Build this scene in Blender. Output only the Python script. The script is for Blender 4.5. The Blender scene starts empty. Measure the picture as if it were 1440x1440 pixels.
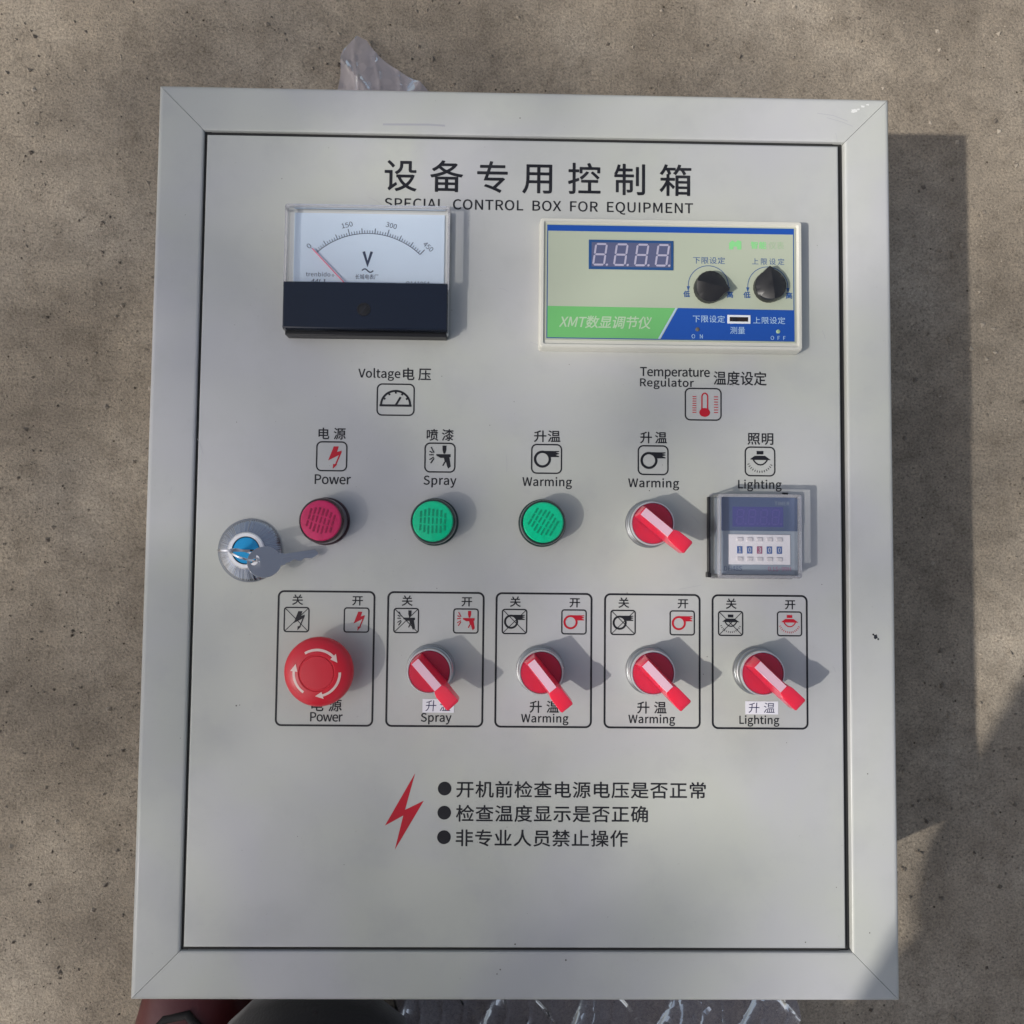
import bpy, bmesh, math, random
import numpy as np
from mathutils import Vector, Matrix, Euler
random.seed(7)
rng = np.random.default_rng(7)
S = 0.001                      # all layout numbers are millimetres
scene = bpy.context.scene
COL = scene.collection

# ------------------------------------------------------------ camera, light
cam_d = bpy.data.cameras.new('camera')
cam = bpy.data.objects.new('camera', cam_d)
COL.objects.link(cam)
cam.location = (-0.01357, -0.00803, 0.46151)
cam.rotation_euler = (math.radians(2.628), math.radians(-0.914), math.radians(0.592))
cam_d.sensor_width = 36
cam_d.lens = 36 * 1082 / 1440
cam_d.clip_start = 0.01
cam_d.clip_end = 200
scene.camera = cam

SUN_EL, SUN_AZ = 44.0, 24.0    # shadows fall towards +x, turned 24 degrees to +y
w = bpy.data.worlds.new('World')
scene.world = w
w.use_nodes = True
nt = w.node_tree
nt.nodes.clear()
sky = nt.nodes.new('ShaderNodeTexSky')
sky.sky_type = 'NISHITA'
sky.sun_disc = False
sky.sun_elevation = math.radians(SUN_EL)
sky.sun_rotation = math.radians(270 - SUN_AZ)
sky.air_density = 1.0
sky.dust_density = 3.0
sky.ozone_density = 1.0
bg = nt.nodes.new('ShaderNodeBackground')
bg.inputs['Strength'].default_value = 0.122
wo = nt.nodes.new('ShaderNodeOutputWorld')
hz = nt.nodes.new('ShaderNodeHueSaturation')      # thin haze greys the blue a little
hz.inputs['Saturation'].default_value = 0.58
nt.links.new(sky.outputs[0], hz.inputs['Color'])
nt.links.new(hz.outputs[0], bg.inputs[0])
nt.links.new(bg.outputs[0], wo.inputs[0])
sd = bpy.data.lights.new('sun', 'SUN')
sd.energy = 3.3
sd.angle = math.radians(0.9)
sd.color = (1.0, 0.96, 0.89)
sun = bpy.data.objects.new('sun', sd)
COL.objects.link(sun)
a, e = math.radians(SUN_AZ), math.radians(SUN_EL)
ldir = Vector((math.cos(a) * math.cos(e), math.sin(a) * math.cos(e), -math.sin(e)))
sun.rotation_euler = ldir.to_track_quat('-Z', 'Y').to_euler()
scene.view_settings.view_transform = 'Standard'
scene.view_settings.look = 'None'
scene.view_settings.exposure = 0.0
scene.view_settings.gamma = 1.0
scene.cycles.max_bounces = 8
scene.cycles.transparent_max_bounces = 16

# ------------------------------------------------------------ materials
def mat(name, col, rough=0.5, metal=0.0, spec=0.5, coat=0.0, coat_rough=0.1, bump=None, mottle=None,
        trans=0.0, ior=1.45, rough_var=None, sheen=0.0):
    m = bpy.data.materials.new(name)
    m.use_nodes = True
    t = m.node_tree
    b = t.nodes['Principled BSDF']
    b.inputs['Base Color'].default_value = (*col, 1)
    b.inputs['Roughness'].default_value = rough
    b.inputs['Metallic'].default_value = metal
    b.inputs['Specular IOR Level'].default_value = spec
    b.inputs['Coat Weight'].default_value = coat
    b.inputs['Coat Roughness'].default_value = coat_rough
    b.inputs['Transmission Weight'].default_value = trans
    b.inputs['IOR'].default_value = ior
    b.inputs['Sheen Weight'].default_value = sheen
    tc = t.nodes.new('ShaderNodeTexCoord')
    def noise(scale, detail=3, dist=0.0):
        n = t.nodes.new('ShaderNodeTexNoise')
        n.inputs['Scale'].default_value = scale
        n.inputs['Detail'].default_value = detail
        n.inputs['Distortion'].default_value = dist
        t.links.new(tc.outputs['Object'], n.inputs['Vector'])
        return n
    if mottle:
        scale, c2, lo, hi = mottle
        n = noise(scale, 5, 0.4)
        r = t.nodes.new('ShaderNodeMapRange')
        r.inputs['From Min'].default_value = lo
        r.inputs['From Max'].default_value = hi
        mx = t.nodes.new('ShaderNodeMix')
        mx.data_type = 'RGBA'
        mx.inputs['A'].default_value = (*col, 1)
        mx.inputs['B'].default_value = (*c2, 1)
        t.links.new(n.outputs['Fac'], r.inputs['Value'])
        t.links.new(r.outputs[0], mx.inputs['Factor'])
        t.links.new(mx.outputs['Result'], b.inputs['Base Color'])
    if rough_var:
        scale, lo, hi = rough_var
        n = noise(scale, 4)
        r = t.nodes.new('ShaderNodeMapRange')
        r.inputs['From Min'].default_value = 0.35
        r.inputs['From Max'].default_value = 0.65
        r.inputs['To Min'].default_value = lo
        r.inputs['To Max'].default_value = hi
        t.links.new(n.outputs['Fac'], r.inputs['Value'])
        t.links.new(r.outputs[0], b.inputs['Roughness'])
    if bump:
        scale, dist, strength = bump
        n = noise(scale, 2)
        bp = t.nodes.new('ShaderNodeBump')
        bp.inputs['Strength'].default_value = strength
        bp.inputs['Distance'].default_value = dist * S
        t.links.new(n.outputs['Fac'], bp.inputs['Height'])
        t.links.new(bp.outputs[0], b.inputs['Normal'])
    return m

def glowy(m, wgt, mm):        # light bleeds through the coloured plastic
    b = m.node_tree.nodes['Principled BSDF']
    b.inputs['Subsurface Weight'].default_value = wgt
    b.inputs['Subsurface Scale'].default_value = mm * S
    b.inputs['Subsurface Radius'].default_value = (1.0, 0.25, 0.25)

def clear_mat(name, tint=(0.95, 0.95, 0.95), ior=1.35, rough=0.04, haze=0.0, haze_col=(0.8, 0.8, 0.85), bump=None):
    """thin clear plastic: see-through, a little milky, with a Fresnel sheen"""
    m = bpy.data.materials.new(name)
    m.use_nodes = True
    t = m.node_tree
    t.nodes.clear()
    out = t.nodes.new('ShaderNodeOutputMaterial')
    tr = t.nodes.new('ShaderNodeBsdfTransparent')
    tr.inputs[0].default_value = (*tint, 1)
    gl = t.nodes.new('ShaderNodeBsdfGlossy')
    gl.inputs['Roughness'].default_value = rough
    df = t.nodes.new('ShaderNodeBsdfDiffuse')
    df.inputs[0].default_value = (*haze_col, 1)
    fr = t.nodes.new('ShaderNodeFresnel')
    fr.inputs[0].default_value = ior
    m1 = t.nodes.new('ShaderNodeMixShader')
    m1.inputs[0].default_value = haze
    m2 = t.nodes.new('ShaderNodeMixShader')
    t.links.new(tr.outputs[0], m1.inputs[1])
    t.links.new(df.outputs[0], m1.inputs[2])
    t.links.new(fr.outputs[0], m2.inputs[0])
    t.links.new(m1.outputs[0], m2.inputs[1])
    t.links.new(gl.outputs[0], m2.inputs[2])
    t.links.new(m2.outputs[0], out.inputs[0])
    if bump:
        tc = t.nodes.new('ShaderNodeTexCoord')
        n = t.nodes.new('ShaderNodeTexNoise')
        n.inputs['Scale'].default_value = bump[0]
        n.inputs['Detail'].default_value = 4
        bp = t.nodes.new('ShaderNodeBump')
        bp.inputs['Distance'].default_value = bump[1] * S
        t.links.new(tc.outputs['Object'], n.inputs['Vector'])
        t.links.new(n.outputs['Fac'], bp.inputs['Height'])
        t.links.new(bp.outputs[0], gl.inputs['Normal'])
        t.links.new(bp.outputs[0], fr.inputs['Normal'])
        t.links.new(bp.outputs[0], df.inputs['Normal'])
    return m

M = {}
def paint_material():
    m = bpy.data.materials.new('powder_coat_grey'); m.use_nodes = True
    t = m.node_tree; b = t.nodes['Principled BSDF']; geo = t.nodes.new('ShaderNodeNewGeometry')
    def N(scale, det, rough=0.55, dist=0.0):
        n = t.nodes.new('ShaderNodeTexNoise'); n.inputs['Scale'].default_value = scale; n.inputs['Detail'].default_value = det
        n.inputs['Roughness'].default_value = rough; n.inputs['Distortion'].default_value = dist
        t.links.new(geo.outputs['Position'], n.inputs['Vector']); return n.outputs['Fac']
    def R(src, a0, a1, b0, b1):
        r = t.nodes.new('ShaderNodeMapRange'); r.inputs['From Min'].default_value = a0; r.inputs['From Max'].default_value = a1
        r.inputs['To Min'].default_value = b0; r.inputs['To Max'].default_value = b1; t.links.new(src, r.inputs['Value']); return r.outputs[0]
    def mix(fac, a_, b_):
        x = t.nodes.new('ShaderNodeMix'); x.data_type = 'RGBA'
        for key, v in (('A', a_), ('B', b_)):
            if isinstance(v, tuple): x.inputs[key].default_value = (*v, 1)
            else: t.links.new(v, x.inputs[key])
        t.links.new(fac, x.inputs['Factor']); return x.outputs['Result']
    c = mix(R(N(9, 3, 0.5, 0.6), 0.38, 0.62, 0, 1), (0.510, 0.520, 0.476), (0.490, 0.490, 0.500))   # mottled daylight painted in as cooler and warmer areas
    c = mix(R(N(28, 5, 0.65), 0.50, 0.78, 0, 0.55), c, (0.43, 0.435, 0.43))                       # faint smears of dirt
    c = mix(R(N(420, 2, 0.8), 0.70, 0.76, 0, 0.35), c, (0.30, 0.29, 0.27))                        # fine dust
    t.links.new(c, b.inputs['Base Color'])
    t.links.new(R(N(17, 5), 0.35, 0.65, 0.28, 0.48), b.inputs['Roughness'])
    b1 = t.nodes.new('ShaderNodeBump'); b1.inputs['Distance'].default_value = 0.5 * S; b1.inputs['Strength'].default_value = 0.5
    t.links.new(N(11, 2), b1.inputs['Height'])
    b2 = t.nodes.new('ShaderNodeBump'); b2.inputs['Distance'].default_value = 0.03 * S; b2.inputs['Strength'].default_value = 0.4
    t.links.new(N(900, 2), b2.inputs['Height']); t.links.new(b1.outputs[0], b2.inputs['Normal']); t.links.new(b2.outputs[0], b.inputs['Normal'])
    return m
M['paint'] = paint_material()
M['dark_gap'] = mat('dark_interior', (0.03, 0.03, 0.03), 0.8)
M['rubber'] = mat('black_rubber', (0.02, 0.02, 0.02), 0.7)
M['ink'] = mat('black_print', (0.012, 0.012, 0.016), 0.4, mottle=(60, (0.03, 0.03, 0.035), 0.5, 0.75))
M['red_ink'] = mat('red_print', (0.50, 0.008, 0.025), 0.4, mottle=(60, (0.42, 0.02, 0.03), 0.5, 0.75))
M['white_plastic'] = mat('white_plastic', (0.72, 0.72, 0.70), 0.35)
M['ivory'] = mat('ivory_plastic', (0.60, 0.59, 0.53), 0.4, bump=(800, 0.02, 0.2))
M['dial'] = mat('dial_white_sky_tint', (0.76, 0.87, 1.0), 0.5)  # white dial with the sky's reflection tinted into its colour
M['dial_ink'] = mat('dial_print', (0.04, 0.055, 0.11), 0.5)
M['needle'] = mat('needle_red', (0.9, 0.22, 0.32), 0.4)
M['navy_black'] = mat('gloss_black_plastic', (0.007, 0.012, 0.026), 0.15, spec=0.5, coat=0.3, coat_rough=0.08, bump=(60, 0.05, 0.25))
M['black'] = mat('black_plastic', (0.014, 0.014, 0.016), 0.38, bump=(700, 0.02, 0.3))
M['clear'] = clear_mat('clear_acrylic', (0.997, 0.998, 1.0), 1.28, 0.03, 0.008, (0.8, 0.83, 0.9))
M['clear_timer'] = clear_mat('clear_polycarbonate', (0.997, 0.997, 1.0), 1.25, 0.07, 0.025, (0.75, 0.75, 0.8), bump=(90, 0.3))
M['clear_edge'] = clear_mat('clear_plastic_edge', (0.98, 0.98, 0.99), 1.4, 0.10, 0.26, (0.86, 0.84, 0.87), bump=(140, 0.3))
M['reg_face'] = mat('regulator_face', (0.42, 0.46, 0.36), 0.45)
M['reg_blue'] = mat('regulator_blue', (0.012, 0.075, 0.36), 0.42)
M['reg_green'] = mat('regulator_green', (0.15, 0.46, 0.15), 0.42)
M['reg_pale'] = mat('regulator_pale_print', (0.42, 0.56, 0.38), 0.45)
M['pale_green'] = mat('pale_green_print', (0.24, 0.62, 0.25), 0.45)
M['faded_green'] = mat('faded_green_print', (0.34, 0.47, 0.30), 0.45)
M['blue_print'] = mat('blue_print', (0.03, 0.09, 0.26), 0.45)
M['light_print'] = mat('light_blue_print', (0.40, 0.56, 0.72), 0.45)
M['display'] = mat('display_filter', (0.10, 0.11, 0.20), 0.2, coat=0.4)
M['display_frame'] = mat('display_frame_blue', (0.02, 0.075, 0.22), 0.35)
M['segment'] = mat('segment_unlit', (0.42, 0.40, 0.52), 0.35)
M['slot'] = mat('slot_dark', (0.02, 0.012, 0.01), 0.5)
M['white_print'] = mat('white_print', (0.75, 0.77, 0.8), 0.45)
M['red'] = mat('red_plastic', (0.82, 0.028, 0.075), 0.30, coat=0.25, coat_rough=0.12, bump=(300, 0.02, 0.25))
M['red_soft'] = mat('red_mushroom_plastic', (0.66, 0.02, 0.04), 0.36, coat=0.15, coat_rough=0.2, bump=(120, 0.05, 0.2))
glowy(M['red'], 0.8, 14); glowy(M['red_soft'], 0.35, 5)
M['pink_strip'] = mat('white_strip_faded', (0.80, 0.50, 0.60), 0.4)
M['arrow'] = mat('arrow_paint', (0.82, 0.60, 0.55), 0.5)
M['green_lens'] = mat('green_lens', (0.0, 0.62, 0.30), 0.25, coat=0.3, spec=0.5, mottle=(220, (0.0, 0.52, 0.25), 0.4, 0.7))
M['red_lens'] = mat('red_lens', (0.66, 0.022, 0.13), 0.25, coat=0.3, mottle=(220, (0.55, 0.018, 0.10), 0.4, 0.7))
M['green_ridge'] = mat('green_lens_ridge', (0.0, 0.30, 0.15), 0.3)
M['red_ridge'] = mat('red_lens_ridge', (0.33, 0.006, 0.06), 0.3)
M['lens_rim_green'] = mat('dark_green_rim', (0.006, 0.03, 0.026), 0.12, coat=0.6)
M['lens_rim_red'] = mat('dark_red_rim', (0.035, 0.008, 0.014), 0.12, coat=0.6)
M['chrome'] = mat('chrome', (0.86, 0.87, 0.9), 0.07, metal=1.0)
M['brushed'] = mat('spun_chrome', (0.40, 0.42, 0.48), 0.10, metal=1.0)  # reflection of dark surroundings put into the base colour
M['collar_metal'] = mat('collar_metal', (0.42, 0.43, 0.44), 0.35, metal=1.0)
def spun(m):
    t = m.node_tree; b = t.nodes['Principled BSDF']; tc = t.nodes.new('ShaderNodeTexCoord'); sx = t.nodes.new('ShaderNodeSeparateXYZ')
    at = t.nodes.new('ShaderNodeMath'); at.operation = 'ARCTAN2'; n = t.nodes.new('ShaderNodeTexNoise'); n.noise_dimensions = '1D'
    n.inputs['Scale'].default_value = 9; n.inputs['Detail'].default_value = 3; n.inputs['Roughness'].default_value = 0.7
    t.links.new(tc.outputs['Object'], sx.inputs[0]); t.links.new(sx.outputs[1], at.inputs[0]); t.links.new(sx.outputs[0], at.inputs[1])
    t.links.new(at.outputs[0], n.inputs['W'])
    bp = t.nodes.new('ShaderNodeBump'); bp.inputs['Distance'].default_value = 0.6 * S; bp.inputs['Strength'].default_value = 0.8
    t.links.new(n.outputs['Fac'], bp.inputs['Height']); t.links.new(bp.outputs[0], b.inputs['Normal'])
spun(M['brushed'])
M['satin'] = mat('satin_steel', (0.82, 0.82, 0.84), 0.3, metal=1.0)
M['bezel_white'] = mat('bright_aluminium', (0.88, 0.88, 0.90), 0.28, metal=0.75)
M['key_metal'] = mat('nickel_key', (0.58, 0.59, 0.63), 0.30, metal=1.0, bump=(350, 0.07, 0.6))
M['blue_core'] = mat('blue_lock_core', (0.0, 0.34, 0.72), 0.35)
M['timer_navy'] = mat('timer_navy', (0.065, 0.10, 0.20), 0.3)
M['timer_window'] = mat('timer_window', (0.06, 0.065, 0.26), 0.15, coat=0.5)
M['timer_seg'] = mat('timer_segment', (0.085, 0.07, 0.30), 0.3)
M['timer_grey'] = mat('timer_grey_blue', (0.28, 0.33, 0.40), 0.4)
M['wheel_panel'] = mat('wheel_panel', (0.86, 0.83, 0.87), 0.4)
M['wheel_tab'] = mat('wheel_tab', (0.70, 0.67, 0.70), 0.4)
M['wheel_blue'] = mat('wheel_blue', (0.05, 0.12, 0.36), 0.4)
M['wheel_pink'] = mat('wheel_pink', (0.36, 0.10, 0.20), 0.4)
M['paper'] = mat('paper_label', (0.80, 0.80, 0.86), 0.6)
M['pen'] = mat('blue_black_pen', (0.02, 0.02, 0.09), 0.5)
M['residue'] = mat('tape_residue', (0.74, 0.74, 0.72), 0.3, coat=0.4)
M['scuff'] = mat('scuff_mark', (0.40, 0.40, 0.43), 0.5)
M['chip'] = mat('paint_chip', (0.02, 0.022, 0.03), 0.7)
M['dust'] = mat('grime_speck', (0.12, 0.11, 0.10), 0.7)

# ------------------------------------------------------------ mesh helpers
WLOC = {}
def _link(o, parent, origin):
    COL.objects.link(o)
    WLOC[o.name] = Vector(origin)
    if parent is not None:
        o.parent = parent
        o.location = (Vector(origin) - WLOC[parent.name]) * S
    else:
        o.location = Vector(origin) * S
    return o

def empty(name, loc, label=None, cat=None, parent=None, group=None):
    o = bpy.data.objects.new(name, None)
    o.empty_display_size = 0.01
    _link(o, parent, loc)
    if label: o['label'] = label
    if cat: o['category'] = cat
    if group: o['group'] = group
    return o

class MB:
    """collects shapes in millimetres and links them as one mesh object"""
    def __init__(self):
        self.v = []; self.f = []; self.zz = 0
    def add(self, verts, faces):
        n = len(self.v)
        self.v += [tuple(p) for p in verts]
        self.f += [tuple(i + n for i in f) for f in faces]
        return self
    def box(self, x0, x1, y0, y1, z0, z1):
        v = [(x, y, z) for z in (z0, z1) for y in (y0, y1) for x in (x0, x1)]
        return self.add(v, [(0, 2, 3, 1), (4, 5, 7, 6), (0, 1, 5, 4), (2, 6, 7, 3), (0, 4, 6, 2), (1, 3, 7, 5)])
    def loft(self, rings, cap0=True, cap1=True):
        n = len(rings[0]); v = [p for r in rings for p in r]; f = []
        for k in range(len(rings) - 1):
            for i in range(n):
                j = (i + 1) % n
                f.append((k * n + i, k * n + j, (k + 1) * n + j, (k + 1) * n + i))
        if cap0: f.append(tuple(range(n))[::-1])
        if cap1: f.append(tuple((len(rings) - 1) * n + i for i in range(n)))
        return self.add(v, f)
    def lathe(self, prof, cx=0, cy=0, n=64, cap0=True, cap1=True):
        rings = [[(cx + r * math.cos(2 * math.pi * i / n), cy + r * math.sin(2 * math.pi * i / n), z) for i in range(n)] for r, z in prof]
        return self.loft(rings, cap0, cap1)
    def prism(self, poly, z0, z1):
        return self.loft([[(x, y, z0) for x, y in poly], [(x, y, z1) for x, y in poly]])
    def flat(self, poly, z):
        # counter-clockwise so that it faces up
        ar = sum(poly[i][0] * poly[(i + 1) % len(poly)][1] - poly[(i + 1) % len(poly)][0] * poly[i][1] for i in range(len(poly)))
        if ar < 0: poly = poly[::-1]
        return self.add([(x, y, z) for x, y in poly], [tuple(range(len(poly)))])
    def stroke(self, pts, wd, z, closed=False):
        """flat mitred line print"""
        z = z + self.zz * 0.004; self.zz += 1
        n = len(pts); L = []; R = []
        for i in range(n):
            if closed: p0, p1, p2 = pts[i - 1], pts[i], pts[(i + 1) % n]
            else: p0, p1, p2 = pts[max(i - 1, 0)], pts[i], pts[min(i + 1, n - 1)]
            d1 = Vector((p1[0] - p0[0], p1[1] - p0[1])); d2 = Vector((p2[0] - p1[0], p2[1] - p1[1]))
            if d1.length < 1e-9: d1 = d2.copy()
            if d2.length < 1e-9: d2 = d1.copy()
            d1.normalize(); d2.normalize()
            t = (d1 + d2).normalized(); nn = Vector((-t.y, t.x)); k = 1 / max(0.4, nn.dot(Vector((-d1.y, d1.x))))
            L.append((p1[0] + nn.x * wd / 2 * k, p1[1] + nn.y * wd / 2 * k, z)); R.append((p1[0] - nn.x * wd / 2 * k, p1[1] - nn.y * wd / 2 * k, z))
        f = []
        m = n if closed else n - 1
        for i in range(m):
            j = (i + 1) % n
            f.append((i, n + i, n + j, j))
        return self.add(L + R, f)
    def tube(self, pts, r, n=10, closed=False):
        pts = [Vector(p) for p in pts]; rings = []
        N = len(pts)
        for i, p in enumerate(pts):
            if closed: t = (pts[(i + 1) % N] - pts[i - 1]).normalized()
            else: t = (pts[min(i + 1, N - 1)] - pts[max(i - 1, 0)]).normalized()
            u = t.cross(Vector((0.13, 0.21, 1))).normalized(); v = t.cross(u)
            rings.append([tuple(p + (u * math.cos(2 * math.pi * k / n) + v * math.sin(2 * math.pi * k / n)) * r) for k in range(n)])
        if closed: rings.append(rings[0])
        return self.loft(rings, not closed, not closed)
    def build(self, name, m, parent=None, smooth=None, bevel=0, seg=2, origin=None, sub=0):
        vs = np.array(self.v, float)
        if origin is None:
            origin = (vs.min(0) + vs.max(0)) / 2
        origin = np.array(origin, float)
        me = bpy.data.meshes.new(name)
        me.from_pydata(((vs - origin) * S).tolist(), [], self.f)
        me.validate()
        if isinstance(m, str): m = M[m]
        me.materials.append(m)
        bm = bmesh.new(); bm.from_mesh(me)
        bmesh.ops.recalc_face_normals(bm, faces=bm.faces) if (len(bm.faces) and not getattr(self, 'isflat', False)) else None
        bm.to_mesh(me); bm.free()
        o = bpy.data.objects.new(name, me)
        _link(o, parent, origin)
        if bevel:
            b = o.modifiers.new('bevel', 'BEVEL'); b.width = bevel * S; b.segments = seg
            b.limit_method = 'ANGLE'; b.angle_limit = math.radians(40)
            b.harden_normals = False
        if sub:
            s_ = o.modifiers.new('sub', 'SUBSURF'); s_.levels = sub; s_.render_levels = sub
        if smooth is not None or bevel:
            for p in me.polygons: p.use_smooth = True
            try:
                me.set_sharp_from_angle(angle=math.radians(smooth or 35))
            except Exception:
                pass
        return o

class Flat(MB):
    isflat = True

def rrect(x0, x1, y0, y1, r, n=6):
    p = []
    for cx, cy, a0 in ((x1 - r, y1 - r, 0), (x0 + r, y1 - r, 90), (x0 + r, y0 + r, 180), (x1 - r, y0 + r, 270)):
        for k in range(n + 1):
            t = math.radians(a0 + 90 * k / n); p.append((cx + r * math.cos(t), cy + r * math.sin(t)))
    return p
def circle(cx, cy, r, n=40): return [(cx + r * math.cos(2 * math.pi * k / n), cy + r * math.sin(2 * math.pi * k / n)) for k in range(n)]
def arc(cx, cy, r, a0, a1, n=24): return [(cx + r * math.cos(math.radians(a0 + (a1 - a0) * k / n)), cy + r * math.sin(math.radians(a0 + (a1 - a0) * k / n))) for k in range(n + 1)]

FONT = None
try:      # the grotesque that ships with Blender itself; its own default font steps in if it is missing
    import os
    FONT = bpy.data.fonts.load(os.path.join(bpy.utils.system_resource('DATAFILES'), 'fonts', 'Noto Sans CJK Regular.woff2'))
except Exception:
    FONT = None
def _text_verts(body, space, weight, word=1.0):
    c = bpy.data.curves.new('t', 'FONT'); c.body = body
    if FONT is not None: c.font = FONT
    c.size = 1.0; c.space_character = space; c.space_word = word; c.offset = weight; c.resolution_u = 4
    o = bpy.data.objects.new('t', c); COL.objects.link(o)
    dg = bpy.context.evaluated_depsgraph_get()
    me = bpy.data.meshes.new_from_object(o.evaluated_get(dg))
    v = np.array([p.co[:] for p in me.vertices]); f = [tuple(p.vertices) for p in me.polygons]
    bpy.data.objects.remove(o); bpy.data.curves.remove(c); bpy.data.meshes.remove(me)
    return v, f

def text(name, body, x0, x1, ytop, ybot, z, m, parent, weight=0.0, shear=0.0, rot=0.0, word=1.0, fixed=None):
    """printed lettering fitted to the box it has on the panel; weight thickens the strokes by that many mm"""
    H = ytop - ybot - 2 * weight; W = x1 - x0 - 2 * weight
    if fixed is None and len(body) > 1:
        v1, _ = _text_verts(body, 1.0, 0, word); v2, _ = _text_verts(body, 1.4, 0, word)
        s = H / np.ptp(v1[:, 1]); w1 = np.ptp(v1[:, 0]) * s; w2 = np.ptp(v2[:, 0]) * s
        sp = 1 + 0.4 * (W - w1 - shear * H) / max(w2 - w1, 1e-6)
        lo = 1.0 if ord(body[0]) > 0x2000 else 0.94
        sp = min(max(sp, lo), 2.2)
        if sp < 1.12: sp = min(sp, 1.02)
    else: sp = fixed or 1.0
    v, f = _text_verts(body, sp, 0, word)
    v = v - v.min(0)
    sx = (W - abs(shear) * H) / v[:, 0].max(); sy = H / v[:, 1].max()
    if len(body) == 1 and fixed is None: sx = min(sx, sy * 1.15)
    X = v[:, 0] * sx; Y = v[:, 1] * sy
    X = X + Y * shear
    if rot:
        cx, cy = W / 2, H / 2; a_ = math.radians(rot)
        X, Y = cx + (X - cx) * math.cos(a_) - (Y - cy) * math.sin(a_), cy + (X - cx) * math.sin(a_) + (Y - cy) * math.cos(a_)
    b = Flat()
    offs = [(0, 0)] if not weight else [(weight * math.cos(t), weight * math.sin(t)) for t in (0.4, 1.97, 3.54, 5.11)]
    for k, (ox, oy) in enumerate(offs):
        b.add([(x0 + weight + x + ox, ybot + weight + y + oy, z + k * 0.004) for x, y in zip(X, Y)], f)
    return b.build(name, m, parent)

# ------------------------------------------------------------ ground
GZ = -150.0
def ground_material():
    m = bpy.data.materials.new('rough_concrete'); m.use_nodes = True
    t = m.node_tree; b = t.nodes['Principled BSDF']; tc = t.nodes.new('ShaderNodeTexCoord')
    def N(scale, det=4, rough=0.6):
        n = t.nodes.new('ShaderNodeTexNoise'); n.inputs['Scale'].default_value = scale; n.inputs['Detail'].default_value = det; n.inputs['Roughness'].default_value = rough
        t.links.new(tc.outputs['Object'], n.inputs['Vector']); return n
    def ramp(src, stops):
        r = t.nodes.new('ShaderNodeValToRGB'); e = r.color_ramp.elements
        while len(e) < len(stops): e.new(0.5)
        for k, (p, c) in enumerate(stops): e[k].position = p; e[k].color = (*c, 1)
        t.links.new(src, r.inputs[0]); return r
    def mix(a_, b_, fac, mode='MIX', f=None):
        x = t.nodes.new('ShaderNodeMix'); x.data_type = 'RGBA'; x.blend_type = mode
        t.links.new(a_, x.inputs['A']); t.links.new(b_, x.inputs['B'])
        if fac is not None: t.links.new(fac, x.inputs['Factor'])
        else: x.inputs['Factor'].default_value = f
        return x.outputs['Result']
    big = ramp(N(7, 5, 0.55).outputs['Fac'], [(0.30, (0.240, 0.200, 0.155)), (0.5, (0.310, 0.262, 0.205)), (0.72, (0.400, 0.345, 0.278))])
    mid = ramp(N(55, 5, 0.7).outputs['Fac'], [(0.25, (0.62, 0.60, 0.58)), (0.5, (0.95, 0.95, 0.95)), (0.78, (1.25, 1.22, 1.18))])
    fine = ramp(N(520, 3, 0.75).outputs['Fac'], [(0.30, (0.45, 0.44, 0.43)), (0.47, (0.93, 0.93, 0.93)), (0.62, (1.18, 1.17, 1.15)), (0.75, (1.75, 1.72, 1.66))])
    c = mix(big.outputs[0], mid.outputs[0], None, 'MULTIPLY', 0.8)
    c = mix(c, fine.outputs[0], None, 'MULTIPLY', 0.85)
    vo = t.nodes.new('ShaderNodeTexVoronoi'); vo.inputs['Scale'].default_value = 150
    t.links.new(tc.outputs['Object'], vo.inputs['Vector'])
    pit = ramp(vo.outputs['Distance'], [(0.08, (0.16, 0.14, 0.12)), (0.17, (1, 1, 1))])
    sel = ramp(vo.outputs['Color'], [(0.80, (0, 0, 0)), (0.86, (1, 1, 1))])
    one = t.nodes.new('ShaderNodeRGB'); one.outputs[0].default_value = (1, 1, 1, 1)
    pm = mix(one.outputs[0], pit.outputs[0], sel.outputs[0])
    c = mix(c, pm, None, 'MULTIPLY', 1.0)
    t.links.new(c, b.inputs['Base Color'])
    b.inputs['Roughness'].default_value = 0.88
    b.inputs['Specular IOR Level'].default_value = 0.25
    ad = t.nodes.new('ShaderNodeMath'); ad.operation = 'ADD'
    t.links.new(N(520, 3, 0.75).outputs['Fac'], ad.inputs[0]); t.links.new(N(90, 4).outputs['Fac'], ad.inputs[1])
    bp = t.nodes.new('ShaderNodeBump'); bp.inputs['Distance'].default_value = 1.4 * S; bp.inputs['Strength'].default_value = 0.8
    t.links.new(ad.outputs[0], bp.inputs['Height']); t.links.new(bp.outputs[0], b.inputs['Normal'])
    return m
M['ground'] = ground_material()
def make_ground():
    # one sheet: fine and uneven round the box, coarse out to the horizon
    fine = list(np.arange(-600, 601, 6.0)); far = [-60000, -12000, -3000, -1200]
    ax = far + fine + [-v for v in far[::-1]]
    n = len(ax); X, Y = np.meshgrid(ax, ax)
    Z = (np.sin(X * 0.021 + 1.3) * np.cos(Y * 0.017) * 0.7 + rng.normal(0, 0.16, X.shape)) * (np.maximum(abs(X), abs(Y)) < 590)
    v = np.stack([X, Y, np.full_like(X, GZ - 2.6) + Z], -1).reshape(-1, 3)
    f = [(j * n + i, j * n + i + 1, (j + 1) * n + i + 1, (j + 1) * n + i) for j in range(n - 1) for i in range(n - 1)]
    b = MB(); b.v = [tuple(p) for p in v]; b.f = f
    o = b.build('ground', 'ground', smooth=180, origin=(0, 0, GZ - 2.6)); o['kind'] = 'structure'
make_ground()

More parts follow.
